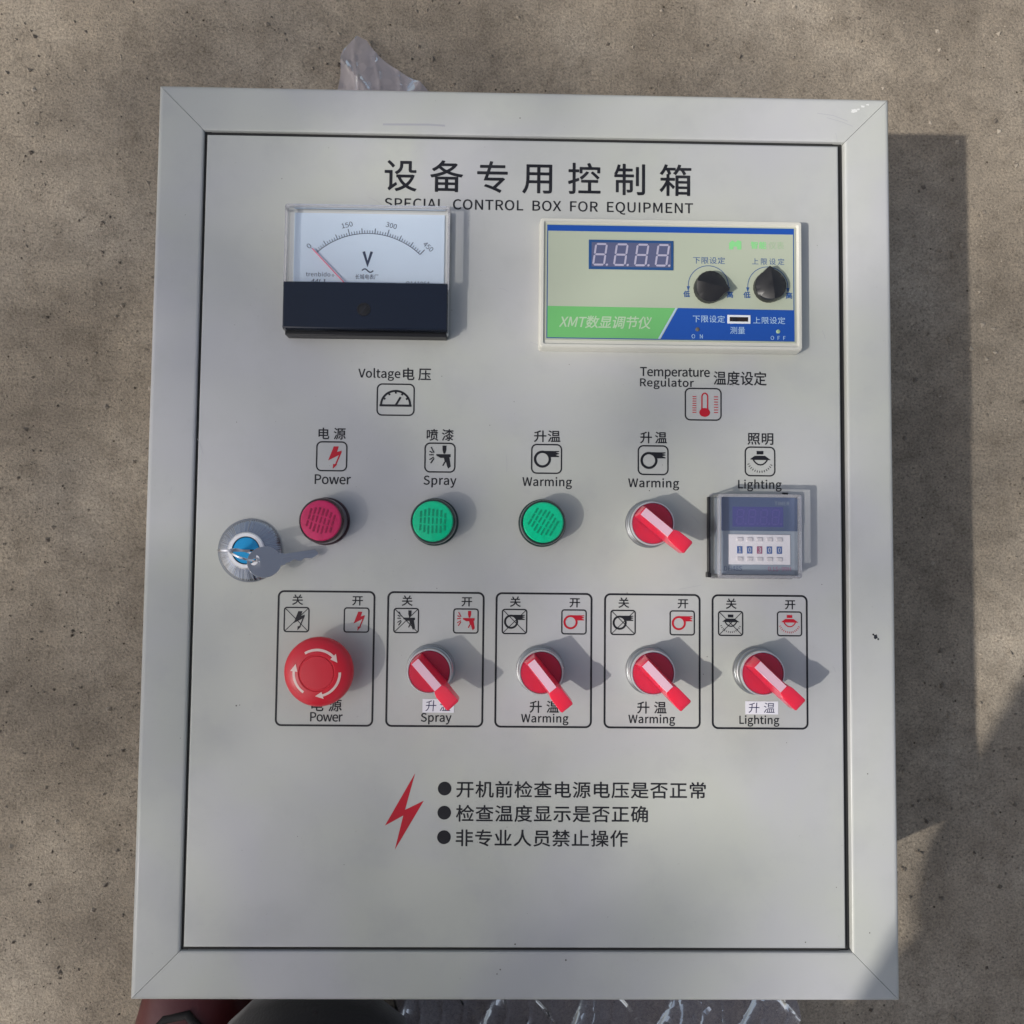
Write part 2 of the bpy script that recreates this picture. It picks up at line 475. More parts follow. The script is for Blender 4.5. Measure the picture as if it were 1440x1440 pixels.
def make_grains():
    m = mat('sand_grain', (0.36, 0.31, 0.25), 0.8, mottle=(35, (0.13, 0.11, 0.09), 0.45, 0.6))
    verts = []; faces = []; n = 0
    base = np.array([(1, 0, 0), (-1, 0, 0), (0, 1, 0), (0, -1, 0), (0, 0, 1), (0, 0, -0.6)], float)
    fc = [(0, 2, 4), (2, 1, 4), (1, 3, 4), (3, 0, 4), (2, 0, 5), (1, 2, 5), (3, 1, 5), (0, 3, 5)]
    cnt = 0
    while cnt < 15000:
        x, y = rng.uniform(-470, 470), rng.uniform(-440, 480)
        if abs(x) < 222 and abs(y) < 268: continue
        s = min(0.35 * rng.pareto(2.3) + 0.28, 2.4)
        p = base * s * rng.uniform(0.6, 1.3, (6, 3)); a_ = rng.uniform(0, 6.28)
        px = p[:, 0] * math.cos(a_) - p[:, 1] * math.sin(a_); py = p[:, 0] * math.sin(a_) + p[:, 1] * math.cos(a_)
        verts.append(np.stack([px + x, py + y, p[:, 2] + GZ - 2.5 + rng.uniform(-0.1, 0.35)], 1))
        faces += [(i + n, j + n, k + n) for i, j, k in fc]; n += 6; cnt += 1
    b = MB(); b.v = [tuple(p) for p in np.concatenate(verts)]; b.f = faces
    o = b.build('sand_grains', m, origin=(0, 0, GZ)); o['kind'] = 'stuff'; o['label'] = 'loose sand grains scattered over the rough concrete around the box'
make_grains()

# ------------------------------------------------------------ control box: enclosure
HW, HH = 225.0, 272.5
FR = 28.0
box = empty('control_box', (0, 0, GZ), 'pale grey steel electrical control box lying face up on rough concrete', 'control box')

b = MB()   # side walls and back of the enclosure, a shade inside the front frame
o_, i_ = (HW - 0.6, HH - 0.6), (HW - 2.2, HH - 2.2)
for (x0, x1, y0, y1) in ((-o_[0], o_[0], -o_[1], -i_[1]), (-o_[0], o_[0], i_[1], o_[1]), (-o_[0], -i_[0], -i_[1], i_[1]), (i_[0], o_[0], -i_[1], i_[1])):
    b.box(x0, x1, y0, y1, GZ, -19.0)
b.box(-i_[0], i_[0], -i_[1], i_[1], GZ, GZ + 1.5)
b.build('enclosure_body', 'paint', box)

def frame_rail(side):
    prof = [(0, -19), (0, -2.2), (0.35, -1.1), (1.0, -0.4), (2.0, -0.05), (3.2, 0), (26.2, 0), (27.1, -0.15), (27.7, -0.6), (28.0, -1.4), (28.0, -19), (26.8, -19), (26.8, -2.0), (1.4, -2.2), (1.4, -19)]
    g = 0.16
    rings = []
    for sgn in (-1, 1):
        r = []
        for d, z in prof:
            if side in 'TB':
                x = sgn * (HW - d - g); y = (HH - d) * (1 if side == 'T' else -1)
            else:
                y = sgn * (HH - d - g); x = (HW - d) * (1 if side == 'R' else -1)
            r.append((x, y, z))
        rings.append(r)
    return MB().loft(rings).build('frame_rail', 'paint', box, smooth=30)
for s_ in 'TBLR': frame_rail(s_)

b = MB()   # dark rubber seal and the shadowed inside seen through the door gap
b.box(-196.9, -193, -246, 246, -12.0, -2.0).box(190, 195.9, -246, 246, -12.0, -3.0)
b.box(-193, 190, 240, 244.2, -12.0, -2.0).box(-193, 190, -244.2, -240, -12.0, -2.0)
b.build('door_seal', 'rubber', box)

DX0, DX1, DY0, DY1 = -195.2, 193.2, -242.5, 242.2
b = MB()
prof = [(0, -1.95), (0, -1.6), (0.25, -0.7), (0.8, -0.15), (1.6, 0.0)]
b.loft([[(DX0 + d, DY0 + d, z), (DX1 - d, DY0 + d, z), (DX1 - d, DY1 - d, z), (DX0 + d, DY1 - d, z)] for d, z in prof])
door = b.build('door', 'paint', box, smooth=40)

# wear on the frame
b = Flat()
for (cx, cy, r) in ((203.0, 264.4, 1.7), (208.4, 267.2, 1.3), (211.6, 268.4, 0.8), (205.6, 265.4, 0.9)):
    pts = [(cx + r * rng.uniform(0.5, 1.25) * math.cos(t) * 1.3, cy + r * rng.uniform(0.4, 0.9) * math.sin(t)) for t in np.linspace(0, 6.28, 11)[:-1]]
    b.flat(pts, 0.12 + 0.03 * b.zz); b.zz += 1
b.build('tape_residue', 'residue', box)
b = Flat()
b.stroke([(180, 262.5), (190, 261.2), (199, 257.8)], 0.35, 0.05).stroke([(186, 259.8), (196, 257.0), (202, 254.6)], 0.3, 0.05)
b.stroke([(-88, 250.2), (-60, 250.6), (-50, 250.1)], 1.2, 0.05)
for _ in range(16):
    x, y, t, L = rng.uniform(-215, 215), rng.uniform(-262, 262), rng.uniform(0, 3.14), rng.uniform(3, 13)
    b.stroke([(x, y), (x + L * .5 * math.cos(t), y + L * .5 * math.sin(t) + .3), (x + L * math.cos(t + .06), y + L * math.sin(t + .06))], 0.16, 0.04)
b.build('scuff_marks', 'scuff', box)['kind'] = 'stuff'
b = Flat()
for (cx, cy, r) in ((212.7, -59.3, 1.35), (211.3, -58.0, 0.7), (214.2, -60.8, 0.6)):
    b.flat([(cx + r * rng.uniform(0.7, 1.25) * math.cos(t), cy + r * rng.uniform(0.7, 1.25) * math.sin(t)) for t in np.linspace(0, 6.28, 12)[:-1]], 0.1 + 0.03 * b.zz); b.zz += 1
b.build('paint_chip', 'chip', box)
b = Flat()
for (x, y, r) in ((-2, -240.0, .5), (27.8, -249, .55), (-10.5, -254.5, .45), (-12.4, -257, .4), (207.0, -140.5, .4), (207.2, -233, .4), (169, -238.5, .4), (-4, 255.8, .4), (-104, -76, .0), (-168, -103, .45), (-166, -102.6, .3), (63, -34.5, 0.3), (145, 31.6, .0), (76.3, 27.0, .35)):
    if r: b.flat(circle(x, y, r, 8), 0.1)
for _ in range(46):
    x, y = rng.uniform(-220, 220), rng.uniform(-268, 268)
    if abs(abs(x) - 196) < 3 or abs(abs(y) - 243.5) < 3: continue
    b.flat(circle(x, y, rng.uniform(0.14, 0.3), 7), 0.09)
b.build('grime_specks', 'dust', box)['kind'] = 'stuff'

# ------------------------------------------------------------ printing on the door
PZ = 0.1
def T(name, body, x0, x1, yt, yb, m='ink', **k):
    k.setdefault('weight', 0.12)
    return text(name, body, x0, x1, yt, yb, PZ, m, door, **k)
T('heading_lettering', '设备专用控制箱', -86.5, 101.8, 228.4, 208.4, weight=0.22)
T('heading_lettering', 'SPECIAL CONTROL BOX FOR EQUIPMENT', -86.2, 102.8, 204.3, 196.3, word=2.0)
T('voltage_lettering', 'Voltage', -100.1, -74.7, 99.3, 91.6)
T('voltage_lettering', '电压', -73.2, -56.2, 99.8, 92.1, weight=0.13)
T('temperature_lettering', 'Temperature', 70.4, 113.0, 102.3, 95.0)
T('temperature_lettering', 'Regulator', 70.4, 103.3, 95.7, 88.8)
T('temperature_lettering', '温度设定', 115.2, 147.7, 100.5, 91.8, weight=0.13)
for body, x0, x1 in (('电源', -123.2, -106.8), ('喷漆', -58.3, -42.0), ('升温', 6.3, 22.4), ('升温', 70.6, 86.9), ('照明', 135.8, 151.6)):
    T('function_lettering', body, x0, x1, 62.8, 55.6, weight=0.13)
for body, x0, x1, yb in (('Power', -124.9, -103.2, 28.6), ('Spray', -59.8, -40.0, 27.4), ('Warming', -0.4, 29.5, 27.3), ('Warming', 63.4, 94.3, 27.3), ('Lighting', 130.0, 156.5, 27.3)):
    T('function_lettering', body, x0, x1, 34.6, yb)
for body, x0, x1, yb in (('Power', -124.5, -105.2, -112.0), ('Spray', -59.2, -41.0, -113.2), ('Warming', 0.2, 28.4, -113.2), ('Warming', 64.0, 91.9, -113.2), ('Lighting', 130.3, 154.3, -113.2)):
    T('switch_lettering', body, x0, x1, -106.4, yb)
for body, x0, x1 in (('电 源', -123.9, -105.9), ('升 温', 5.2, 22.6), ('升 温', 69.2, 86.8)):
    T('switch_lettering', body, x0, x1, -98.8, -106.0)
for k, (body, x1, yt, yb) in enumerate((('开机前检查电源电压是否正常', 110.2, -145.9, -155.7), ('检查温度显示是否正确', 75.8, -159.9, -169.7), ('非专业人员禁止操作', 64.0, -174.1, -183.9))):
    T('warning_lettering', body, -37.6, x1, yt, yb, weight=0.13)
    Flat().flat(circle(-44.5, (yt + yb) / 2 + 0.3, 4.0), PZ).build('bullet_dot', 'ink', door)
Flat().flat([(-62.0, -141.6), (-67.6, -163.0), (-56.6, -157.6), (-73.2, -186.0), (-68.6, -166.3), (-79.3, -172.2)], PZ).build('warning_bolt', 'red_ink', door)

ICO = {
 'bolt': dict(polys=[[(.56, .17), (.72, .17), (.665, .355), (.82, .305), (.775, .43), (.655, .50), (.39, .64)], [(.55, .75), (.68, .77), (.54, .92)]], lines=[([(.80, .34), (.62, .80)], .045)]),
 'gun': dict(polys=[[(.575, .10), (.705, .10), (.70, .26), (.665, .37), (.61, .37), (.58, .25)], [(.375, .385), (.84, .385), (.84, .475), (.80, .49), (.85, .79), (.77, .865), (.73, .79), (.695, .65), (.655, .65), (.625, .51), (.52, .51), (.39, .44)]],
             lines=[([(.66, .64), (.595, .77)], .045), ([(.21, .15), (.31, .34)], .035), ([(.165, .29), (.26, .345)], .035), ([(.155, .41), (.30, .41)], .035), ([(.165, .575), (.30, .485)], .035), ([(.205, .69), (.31, .53)], .04)]),
 'blower': dict(polys=[[(.34, .235), (.90, .235), (.90, .265), (.79, .285), (.90, .315), (.90, .335), (.79, .365), (.90, .405), (.90, .435), (.64, .44), (.56, .35), (.49, .30), (.34, .27)]], ring=((.365, .51), .237, .078)),
 'lamp': dict(polys=[[(.39, .15), (.61, .15), (.61, .265), (.39, .265)], [(.17, .43), (.33, .31), (.66, .31), (.85, .45), (.72, .45), (.29, .45)]],
              lines=[([(.28, .45), (.35, .54), (.43, .60), (.51, .615), (.59, .60), (.67, .54), (.735, .45)], .045)] + [([(.5 + .37 * math.cos(math.radians(q)), .44 - .37 * math.sin(math.radians(q))), (.5 + .44 * math.cos(math.radians(q)), .44 - .44 * math.sin(math.radians(q)))], .024) for q in range(202, 345, 11)]),
 'gauge': dict(polys=[], lines=[([(.5 + .38 * math.cos(math.radians(q)), .66 - .43 * math.sin(math.radians(q))) for q in range(0, 181, 10)], .055), ([(.08, .68), (.92, .68)], .058), ([(.51, .66), (.63, .42)], .055)]
               + [([(.5 + .36 * math.cos(math.radians(q)), .66 - .40 * math.sin(math.radians(q))), (.5 + .31 * math.cos(math.radians(q)), .66 - .345 * math.sin(math.radians(q)))], .05) for q in (30, 60, 90, 120, 150)]),
 'thermo': dict(polys=[[(.54 + .145 * math.cos(t), .75 + .135 * math.sin(t)) for t in np.linspace(0, 6.283, 25)[:-1]], [(.445, .62), (.64, .62), (.64, .68), (.445, .68)]],
                lines=[([(.465, .64), (.465, .25), (.485, .20), (.525, .165), (.56, .165), (.60, .20), (.62, .25), (.62, .64)], .035)]
                + [([(.21, y), (.315, y)], .022) for y in np.linspace(.27, .75, 8)] + [([(.79, y), (.90, y)], .022) for y in np.linspace(.27, .75, 7)]),
}
def icon(kind, x0, x1, y0, y1, m='ink', cross=False, r=3.0, lw=0.85):
    """round-cornered pictogram box; y1 is the top"""
    b = Flat(); h = lw / 2
    b.stroke(rrect(x0 + h, x1 - h, y0 + h, y1 - h, r), lw, PZ, True)
    if cross:
        b.stroke([(x0 + 1, y1 - 1), (x1 - 1, y0 + 1)], 0.45, PZ + .02).stroke([(x0 + 1, y0 + 1), (x1 - 1, y1 - 1)], 0.45, PZ + .02)
    b.build('pictogram_box', 'ink', door)
    d = ICO[kind]; W = x1 - x0; H = y1 - y0; b = Flat()
    P = lambda p: (x0 + p[0] * W, y1 - p[1] * H)
    for k, q in enumerate(d['polys']): b.flat([P(p) for p in q], PZ + .03 + .004 * k)
    b.zz = 3
    for pts, lw_ in d.get('lines', []): b.stroke([P(p) for p in pts], lw_ * W, PZ + .03)
    if 'ring' in d:
        c, rr, lw_ = d['ring']; c = P(c); b.stroke(circle(c[0], c[1], rr * W, 36), lw_ * W, PZ + .03, True)
    b.build(kind_name[kind], m, door)
kind_name = dict(bolt='bolt_pictogram', gun='spray_gun_pictogram', blower='blower_pictogram', lamp='lamp_pictogram', gauge='gauge_pictogram', thermo='thermometer_pictogram')
icon('gauge', -88.8, -65.8, 70.4, 90.1)
icon('thermo', 97.6, 120.2, 69.9, 90.0, 'red_ink')
for kind, cx, m in (('bolt', -115.0, 'red_ink'), ('gun', -50.1, 'ink'), ('blower', 14.1, 'ink'), ('blower', 78.5, 'ink'), ('lamp', 143.4, 'ink')):
    icon(kind, cx - 9.4, cx + 9.4, 36.4, 54.6, m)
COLX = [-116.2, -51.2, 13.3, 78.2, 142.8]
for cx, kind in zip(COLX, ('bolt', 'gun', 'blower', 'blower', 'lamp')):
    Flat().stroke(rrect(cx - 28.4, cx + 28.4, -114.2, -35.4, 3.2), 1.15, PZ, True).build('switch_outline', 'ink', door)
    icon(kind, cx - 25.2, cx - 9.9, -59.7, -44.6, 'ink', True, 1.5, 0.8)
    icon(kind, cx + 10.3, cx + 25.6, -59.6, -44.6, 'red_ink', False, 1.5, 0.8)
    T('off_lettering', '关', cx - 20.4, cx - 13.9, -37.2, -43.5)
    T('on_lettering', '开', cx + 15.2, cx + 21.6, -38.0, -43.5)
# paper labels stuck over two captions
for x0, x1, yt, yb in ((-58.3, -39.6, -98.2, -106.2), (133.9, 153.6, -98.2, -105.9)):
    st = MB().box(x0, x1, yb, yt, 0.13, 0.26).build('paper_label', 'paper', door)
    text('handwritten_lettering', '升 温', x0 + 1.8, x1 - 1.9, yt - 0.8, yb + 0.8, 0.3, 'pen', st, shear=0.06)

# ------------------------------------------------------------ voltmeter
vm = empty('voltmeter', (-95, 156, 0), 'panel voltmeter with white dial and black lower cover', parent=box)
X0, X1, Y0, Y1 = -143.6, -44.8, 118.0, 195.0
MB().box(X0 + 1.2, X1 - 1.2, Y0 + 1.0, Y1 - 1, 0.05, 4.0).build('meter_base', 'white_plastic', vm, bevel=0.6)
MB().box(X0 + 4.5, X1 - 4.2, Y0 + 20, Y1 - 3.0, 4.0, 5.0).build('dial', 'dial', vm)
def open_cover(x0, x1, y0, y1, z0, z1, t, taper, name, m, parent, r=1.5):
    """clear moulded cover: four walls and a front, open at the back"""
    b = MB()
    o1 = rrect(x0, x1, y0, y1, r, 4); o2 = rrect(x0 + taper, x1 - taper, y0 + taper, y1 - taper, r, 4)
    o3 = rrect(x0 + taper + .6, x1 - taper - .6, y0 + taper + .6, y1 - taper - .6, r, 4)
    i2 = rrect(x0 + taper + t, x1 - taper - t, y0 + taper + t, y1 - taper - t, r * .6, 4); i1 = rrect(x0 + t, x1 - t, y0 + t, y1 - t, r * .6, 4)
    Z = lambda p, z: [(x, y, z) for x, y in p]
    b.loft([Z(i1, z0), Z(o1, z0), Z(o2, z1 - .6), Z(o3, z1)], cap0=False, cap1=True)
    b.loft([Z(i1, z0), Z(i2, z1 - t)], cap0=False, cap1=True)
    return b.build(name, m, parent, smooth=25)
open_cover(X0, X1, Y0, Y1, 0.1, 11.6, 1.4, 0.5, 'clear_cover', 'clear', vm)
b = MB(); b.box(X0 + 0.6, X1 - 1.3, 119.6, 147.6, 4.2, 12.4)
blk = b.build('lower_cover', 'navy_black', vm, bevel=0.7, seg=3)
b = MB(); b.box(X0 + 1.2, X1 - 2.0, 116.6, 119.4, 0.2, 8.5)
b.build('lower_lip', 'black', vm, bevel=0.5)
b = MB(); b.lathe([(3.9, 12.2), (3.9, 12.75), (3.2, 12.75), (3.2, 12.45)], -95.3, 131.2, 40, False, False)
b.lathe([(3.1, 12.3), (3.1, 12.6), (2.9, 12.62)], -95.3, 131.2, 32)
b.build('adjuster_screw', 'black', blk, smooth=30)
c_, s_ = math.cos(math.radians(55)), math.sin(math.radians(55))
MB().prism([(-95.3 + u * c_ - v * s_, 131.2 + u * s_ + v * c_) for u, v in ((-2.6, -.35), (2.6, -.35), (2.6, .35), (-2.6, .35))], 12.55, 12.8).build('screw_slot', 'chip', blk)
DZ = 5.12
AC, AR = (-94.6, 135.0), 45.2   # scale centre, radius
AC = (-94.6, 179.9 - AR)
b = Flat(); b.stroke(arc(AC[0], AC[1], AR, 90 + 43.5, 90 - 43.5, 40), 0.38, DZ)
for k in range(46):
    an = math.radians(90 + 43.5 - 87 * k / 45); ln = 4.0 if k % 15 == 0 else (3.2 if k % 5 == 0 else 1.9)
    b.stroke([(AC[0] + (AR) * math.cos(an), AC[1] + AR * math.sin(an)), (AC[0] + (AR + ln) * math.cos(an), AC[1] + (AR + ln) * math.sin(an))], 0.42 if k % 5 == 0 else 0.30, DZ + .01)
b.build('scale_marks', 'dial_ink', vm)
for body, cx, cy, wd, rt in (('0', -130.2, 171.7, 2.2, 40), ('150', -107.6, 184.9, 6.6, 14), ('300', -81.0, 185.0, 6.6, -14), ('450', -58.6, 172.4, 6.6, -42)):
    text('scale_number', body, cx - wd / 2, cx + wd / 2, cy + 1.5, cy - 1.5, DZ, 'dial_ink', vm, rot=rt, fixed=1.0)
Flat().stroke([(-97.3, 168.8), (-94.9, 161.2), (-92.5, 168.8)], 1.6, DZ).build('unit_lettering', 'dial_ink', vm)
Flat().stroke([(-98.2 + 6.8 * k / 16, 157.2 + 1.0 * math.sin(2 * math.pi * k / 16)) for k in range(17)], 0.75, DZ).build('unit_symbol', 'dial_ink', vm)
text('maker_lettering', '长城电表厂', -102.1, -88.2, 155.0, 151.9, DZ, 'dial_ink', vm)
text('brand_lettering', 'trenbido', -131.6, -117.0, 155.9, 153.2, DZ, 'dial_ink', vm)
Flat().stroke(circle(-115.4, 153.9, 0.55, 12), 0.22, DZ, True).build('brand_mark', 'dial_ink', vm)
text('type_lettering', '44L1', -129.3, -119.2, 151.6, 148.3, DZ, 'dial_ink', vm, shear=0.3)
text('type_lettering', 'Q14106A', -71.6, -57.2, 151.0, 148.0, DZ, 'dial_ink', vm)
an = math.radians(90 + 43.5); u = (math.cos(an), math.sin(an))
nd = [(AC[0] + u[0] * 12, AC[1] + u[1] * 12, 6.6), (AC[0] + u[0] * 48.3, AC[1] + u[1] * 48.3, 6.2)]
MB().tube(nd, 0.38, 6).build('needle', 'needle', vm, smooth=60)

# ------------------------------------------------------------ temperature regulator
tr = empty('temperature_regulator', (88, 151, 0), 'ivory temperature regulator with blue and green faceplate', parent=box)
RX0, RX1, RY0, RY1 = 8.4, 167.0, 111.0, 190.6
b = MB()
Z = lambda p, z: [(x, y, z) for x, y in p]
R_ = lambda d, r=1.6: rrect(RX0 + d, RX1 - d, RY0 + d, RY1 - d, r, 4)
b.loft([Z(R_(0), 0.05), Z(R_(0.4), 7.6), Z(R_(1.0, 1.4), 8.6), Z(R_(2.4, 1.2), 8.7), Z(R_(3.2, 1.0), 7.4)])
b.build('case', 'ivory', tr, smooth=30)
FX0, FX1, FY0, FY1 = 12.9, 161.9, 117.0, 185.9
FZ = 7.95
face = MB().box(FX0 - .8, FX1 + .8, FY0 - .8, FY1 + .8, 7.3, 7.9).build('faceplate', 'reg_face', tr)
Flat().stroke([(FX0 + .25, FY0 + .25), (FX1 - .25, FY0 + .25), (FX1 - .25, FY1 - .25), (FX0 + .25, FY1 - .25)], 0.6, FZ, True).build('face_border', 'blue_print', tr)
Flat().flat([(FX0, FY1 - 3.6), (FX1, FY1 - 3.6), (FX1, FY1), (FX0, FY1)], FZ + .03).build('face_stripe', 'reg_blue', tr)
Flat().flat([(FX0 + .5, FY0 + .6), (79.6, FY0 + .6), (90.0, 136.3), (FX0 + .5, 136.5)], FZ + .02).build('face_panel', 'reg_green', tr)
Flat().flat([(81.2, FY0 + .5), (FX1, FY0 + .5), (FX1, 136.1), (91.6, 136.4)], FZ + .02).build('face_panel', 'reg_blue', tr)
Flat().stroke([(80.2, FY0 + .5), (90.8, 136.4)], 0.8, FZ + .01).build('face_panel_edge', 'light_print', tr)
def TF(name, body, x0, x1, yt, yb, m, **k): return text(name, body, x0, x1, yt, yb, FZ + .06, m, tr, **k)
TF('faceplate_lettering', 'XMT数显调节仪', 20.2, 76.6, 131.0, 123.3, 'reg_pale', weight=0.12, shear=0.22)
TF('faceplate_lettering', '下限设定', 100.7, 120.1, 167.8, 163.6, 'blue_print')
TF('faceplate_lettering', '上限设定', 136.4, 156.0, 167.6, 163.6, 'blue_print')
for body, x0, x1 in (('低', 94.9, 98.9), ('高', 121.0, 125.0), ('低', 131.1, 135.4), ('高', 156.7, 160.8)):
    TF('faceplate_lettering', body, x0, x1, 147.0, 143.0, 'blue_print', weight=0.13)
TF('faceplate_lettering', '下限设定', 100.6, 119.9, 132.2, 127.9, 'light_print')
TF('faceplate_lettering', '上限设定', 137.0, 156.3, 131.8, 127.6, 'light_print')
TF('faceplate_lettering', '测量', 123.1, 132.0, 125.5, 121.2, 'light_print')
TF('faceplate_lettering', 'ON', 99.9, 106.6, 120.6, 118.1, 'light_print')
TF('faceplate_lettering', 'OFF', 147.5, 156.4, 120.3, 117.9, 'light_print')
b = Flat()   # maker's mark: two slabs with a notch
b.flat([(122.6, 172.6), (125.2, 172.6), (125.2, 174.4), (127.4, 174.4), (127.4, 172.6), (130.0, 172.6), (130.0, 177.6), (127.8, 178.4), (126.4, 177.0), (124.6, 178.2), (122.6, 176.6)], FZ + .06)
b.build('maker_mark', 'pale_green', tr)
TF('faceplate_lettering', '智能', 135.6, 145.2, 177.8, 173.2, 'pale_green', weight=0.13)
TF('faceplate_lettering', '仪表', 146.4, 155.9, 177.8, 173.2, 'faded_green')
for x, y, m in ((103.4, 123.6, 'dust'), (152.0, 123.0, 'faded_green')):
    MB().lathe([(1.3, 7.85), (1.2, 8.25), (0.7, 8.6)], x, y, 20).build('indicator_led', m, tr, smooth=40)
# display window and unlit digits
MB().box(37.9, 88.9, 159.2, 177.2, 7.85, 8.3).build('display_frame', 'display_frame', tr, bevel=0.2)
MB().box(39.6, 87.4, 160.7, 175.6, 8.25, 8.42).build('display_window', 'display', tr)
def seg_digit(x, y, wd, ht, lw, z, shear, m, parent, dot=True, name='display_digit'):
    b = Flat(); g = lw * 0.18
    def P(u, v): return (x + u + v * shear, y + v)
    def hs(u0, u1, v): b.flat([P(u0 + g, v), P(u0 + g + lw / 2, v + lw / 2), P(u1 - g - lw / 2, v + lw / 2), P(u1 - g, v), P(u1 - g - lw / 2, v - lw / 2), P(u0 + g + lw / 2, v - lw / 2)], z)
    def vs(u, v0, v1): b.flat([P(u, v0 + g), P(u + lw / 2, v0 + g + lw / 2), P(u + lw / 2, v1 - g - lw / 2), P(u, v1 - g), P(u - lw / 2, v1 - g - lw / 2), P(u - lw / 2, v0 + g + lw / 2)], z)
    l, r_, bt, md, tp = lw / 2, wd - lw / 2, lw / 2, ht / 2, ht - lw / 2
    for v in (bt, md, tp): hs(l, r_, v)
    for u in (l, r_): vs(u, bt, md); vs(u, md, tp)
    if dot: b.flat([P(wd + 1.2 + q[0] * .7, .6 + q[1] * .7) for q in circle(0, 0, 1, 10)], z)
    b.build(name, m, parent)
for k in range(4): seg_digit(39.9 + 12.5 * k, 161.3, 7.6, 13.7, 1.15, 8.5, 0.14, 'segment', tr)
# mode slide switch
b = MB(); b.box(121.4, 135.3, 127.4, 132.6, 7.9, 8.35); sw = b.build('slide_switch', 'white_print', tr, bevel=0.15)
MB().box(122.7, 133.8, 128.6, 131.3, 8.3, 8.45).build('switch_slot', 'slot', sw)
MB().box(124.0, 126.6, 128.9, 131.0, 8.4, 9.0).build('slide_button', 'black', sw, bevel=0.15)
# potentiometer knobs, scale arcs with arrow heads
for cx, cy, ang in ((110.2, 148.5, -14), (146.2, 149.6, 98)):
    ax, ay = (110.0, 150.3) if cx < 120 else (145.9, 150.2)
    b = Flat(); b.stroke(arc(ax, ay, 12.1, -4, 184, 30), 0.42, FZ + .05)
    b.flat([(ax - 13.1, ay - .6), (ax - 11.1, ay - .6), (ax - 12.2, ay - 3.6)], FZ + .07)
    b.flat([(ax + 13.1, ay - .6), (ax + 11.1, ay - .6), (ax + 12.2, ay - 3.6)], FZ + .07)
    b.build('scale_arc', 'blue_print', tr)
    b = MB(); n = 72; rings = []
    def rad(t, base):
        # round body drawn out into a pointer
        d = abs((t + math.pi) % (2 * math.pi) - math.pi)
        return base + max(0, 1 - d / 0.34) * 1.9
    A = math.radians(ang)
    for rr, mode in ((9.2, 'b'), (9.3, 's'), (8.9, 't'), (6.0, 't'), (3.0, 't'), (0.05, 't')):
        ring = []
        for k in range(n):
            t = 2 * math.pi * k / n; rk = rad(t, rr) if rr > 5 else rr
            if rr > 5 and rr < 7: rk = rad(t, 9) * rr / 9
            kn = 0.08 * math.cos(24 * t) if mode in 'bs' else 0
            x, y = (rk + kn) * math.cos(t), (rk + kn) * math.sin(t)
            z = {'b': 8.0, 's': 12.2}.get(mode, 0)
            if mode == 't': z = 16.2 - 0.36 * abs(y) - (0.8 if rr > 8 else 0)
            ring.append((cx + x * math.cos(A) - y * math.sin(A), cy + x * math.sin(A) + y * math.cos(A), z))
        rings.append(ring)
    b.loft(rings)
    b.build('knob', 'black', tr, smooth=22)

# ------------------------------------------------------------ indicator lamps
def lamp(cx, cy, lens, rim, ridge, ang, label):
    L = empty('indicator_lamp', (cx, cy, 0), label, parent=box)
    MB().lathe([(14.3, 0.05), (14.3, 1.2), (13.9, 1.8), (13.4, 1.9), (13.3, 11.6), (13.0, 12.8), (12.4, 13.5), (11.9, 13.5), (11.8, 12.6)], cx, cy, 72).build('lamp_rim', rim, L, smooth=30)
    MB().lathe([(11.85, 12.0), (11.8, 13.7), (11.2, 14.4), (9, 14.6), (4, 14.75), (0.05, 14.8)], cx, cy, 64, cap1=False).build('lens', lens, L, smooth=30)
    b = MB(); A = math.radians(ang)
    for i in range(-3, 4):           # short moulded ribs of the lens insert
        ln = 8.2 - 0.75 * abs(i) - rng.uniform(0, 1.2); off = i * 2.35
        for q0, q1 in ((-ln, -ln * .35), (-ln * .22, ln * .3), (ln * .42, ln)):
            p = [(q0, off - .5), (q1, off - .5), (q1, off + .5), (q0, off + .5)]
            b.prism([(cx + x * math.cos(A) - y * math.sin(A), cy + x * math.sin(A) + y * math.cos(A)) for x, y in p], 14.2, 14.86)
    b.build('lens_rib', ridge, L)
    return L
lamp(-117.4, 6.4, 'red_lens', 'lens_rim_red', 'red_ridge', 75, 'red indicator lamp under the Power caption')
lamp(-52.6, 6.7, 'green_lens', 'lens_rim_green', 'green_ridge', 88, 'green indicator lamp under the Spray caption')
lamp(11.7, 6.7, 'green_lens', 'lens_rim_green', 'green_ridge', 60, 'green indicator lamp under the Warming caption')

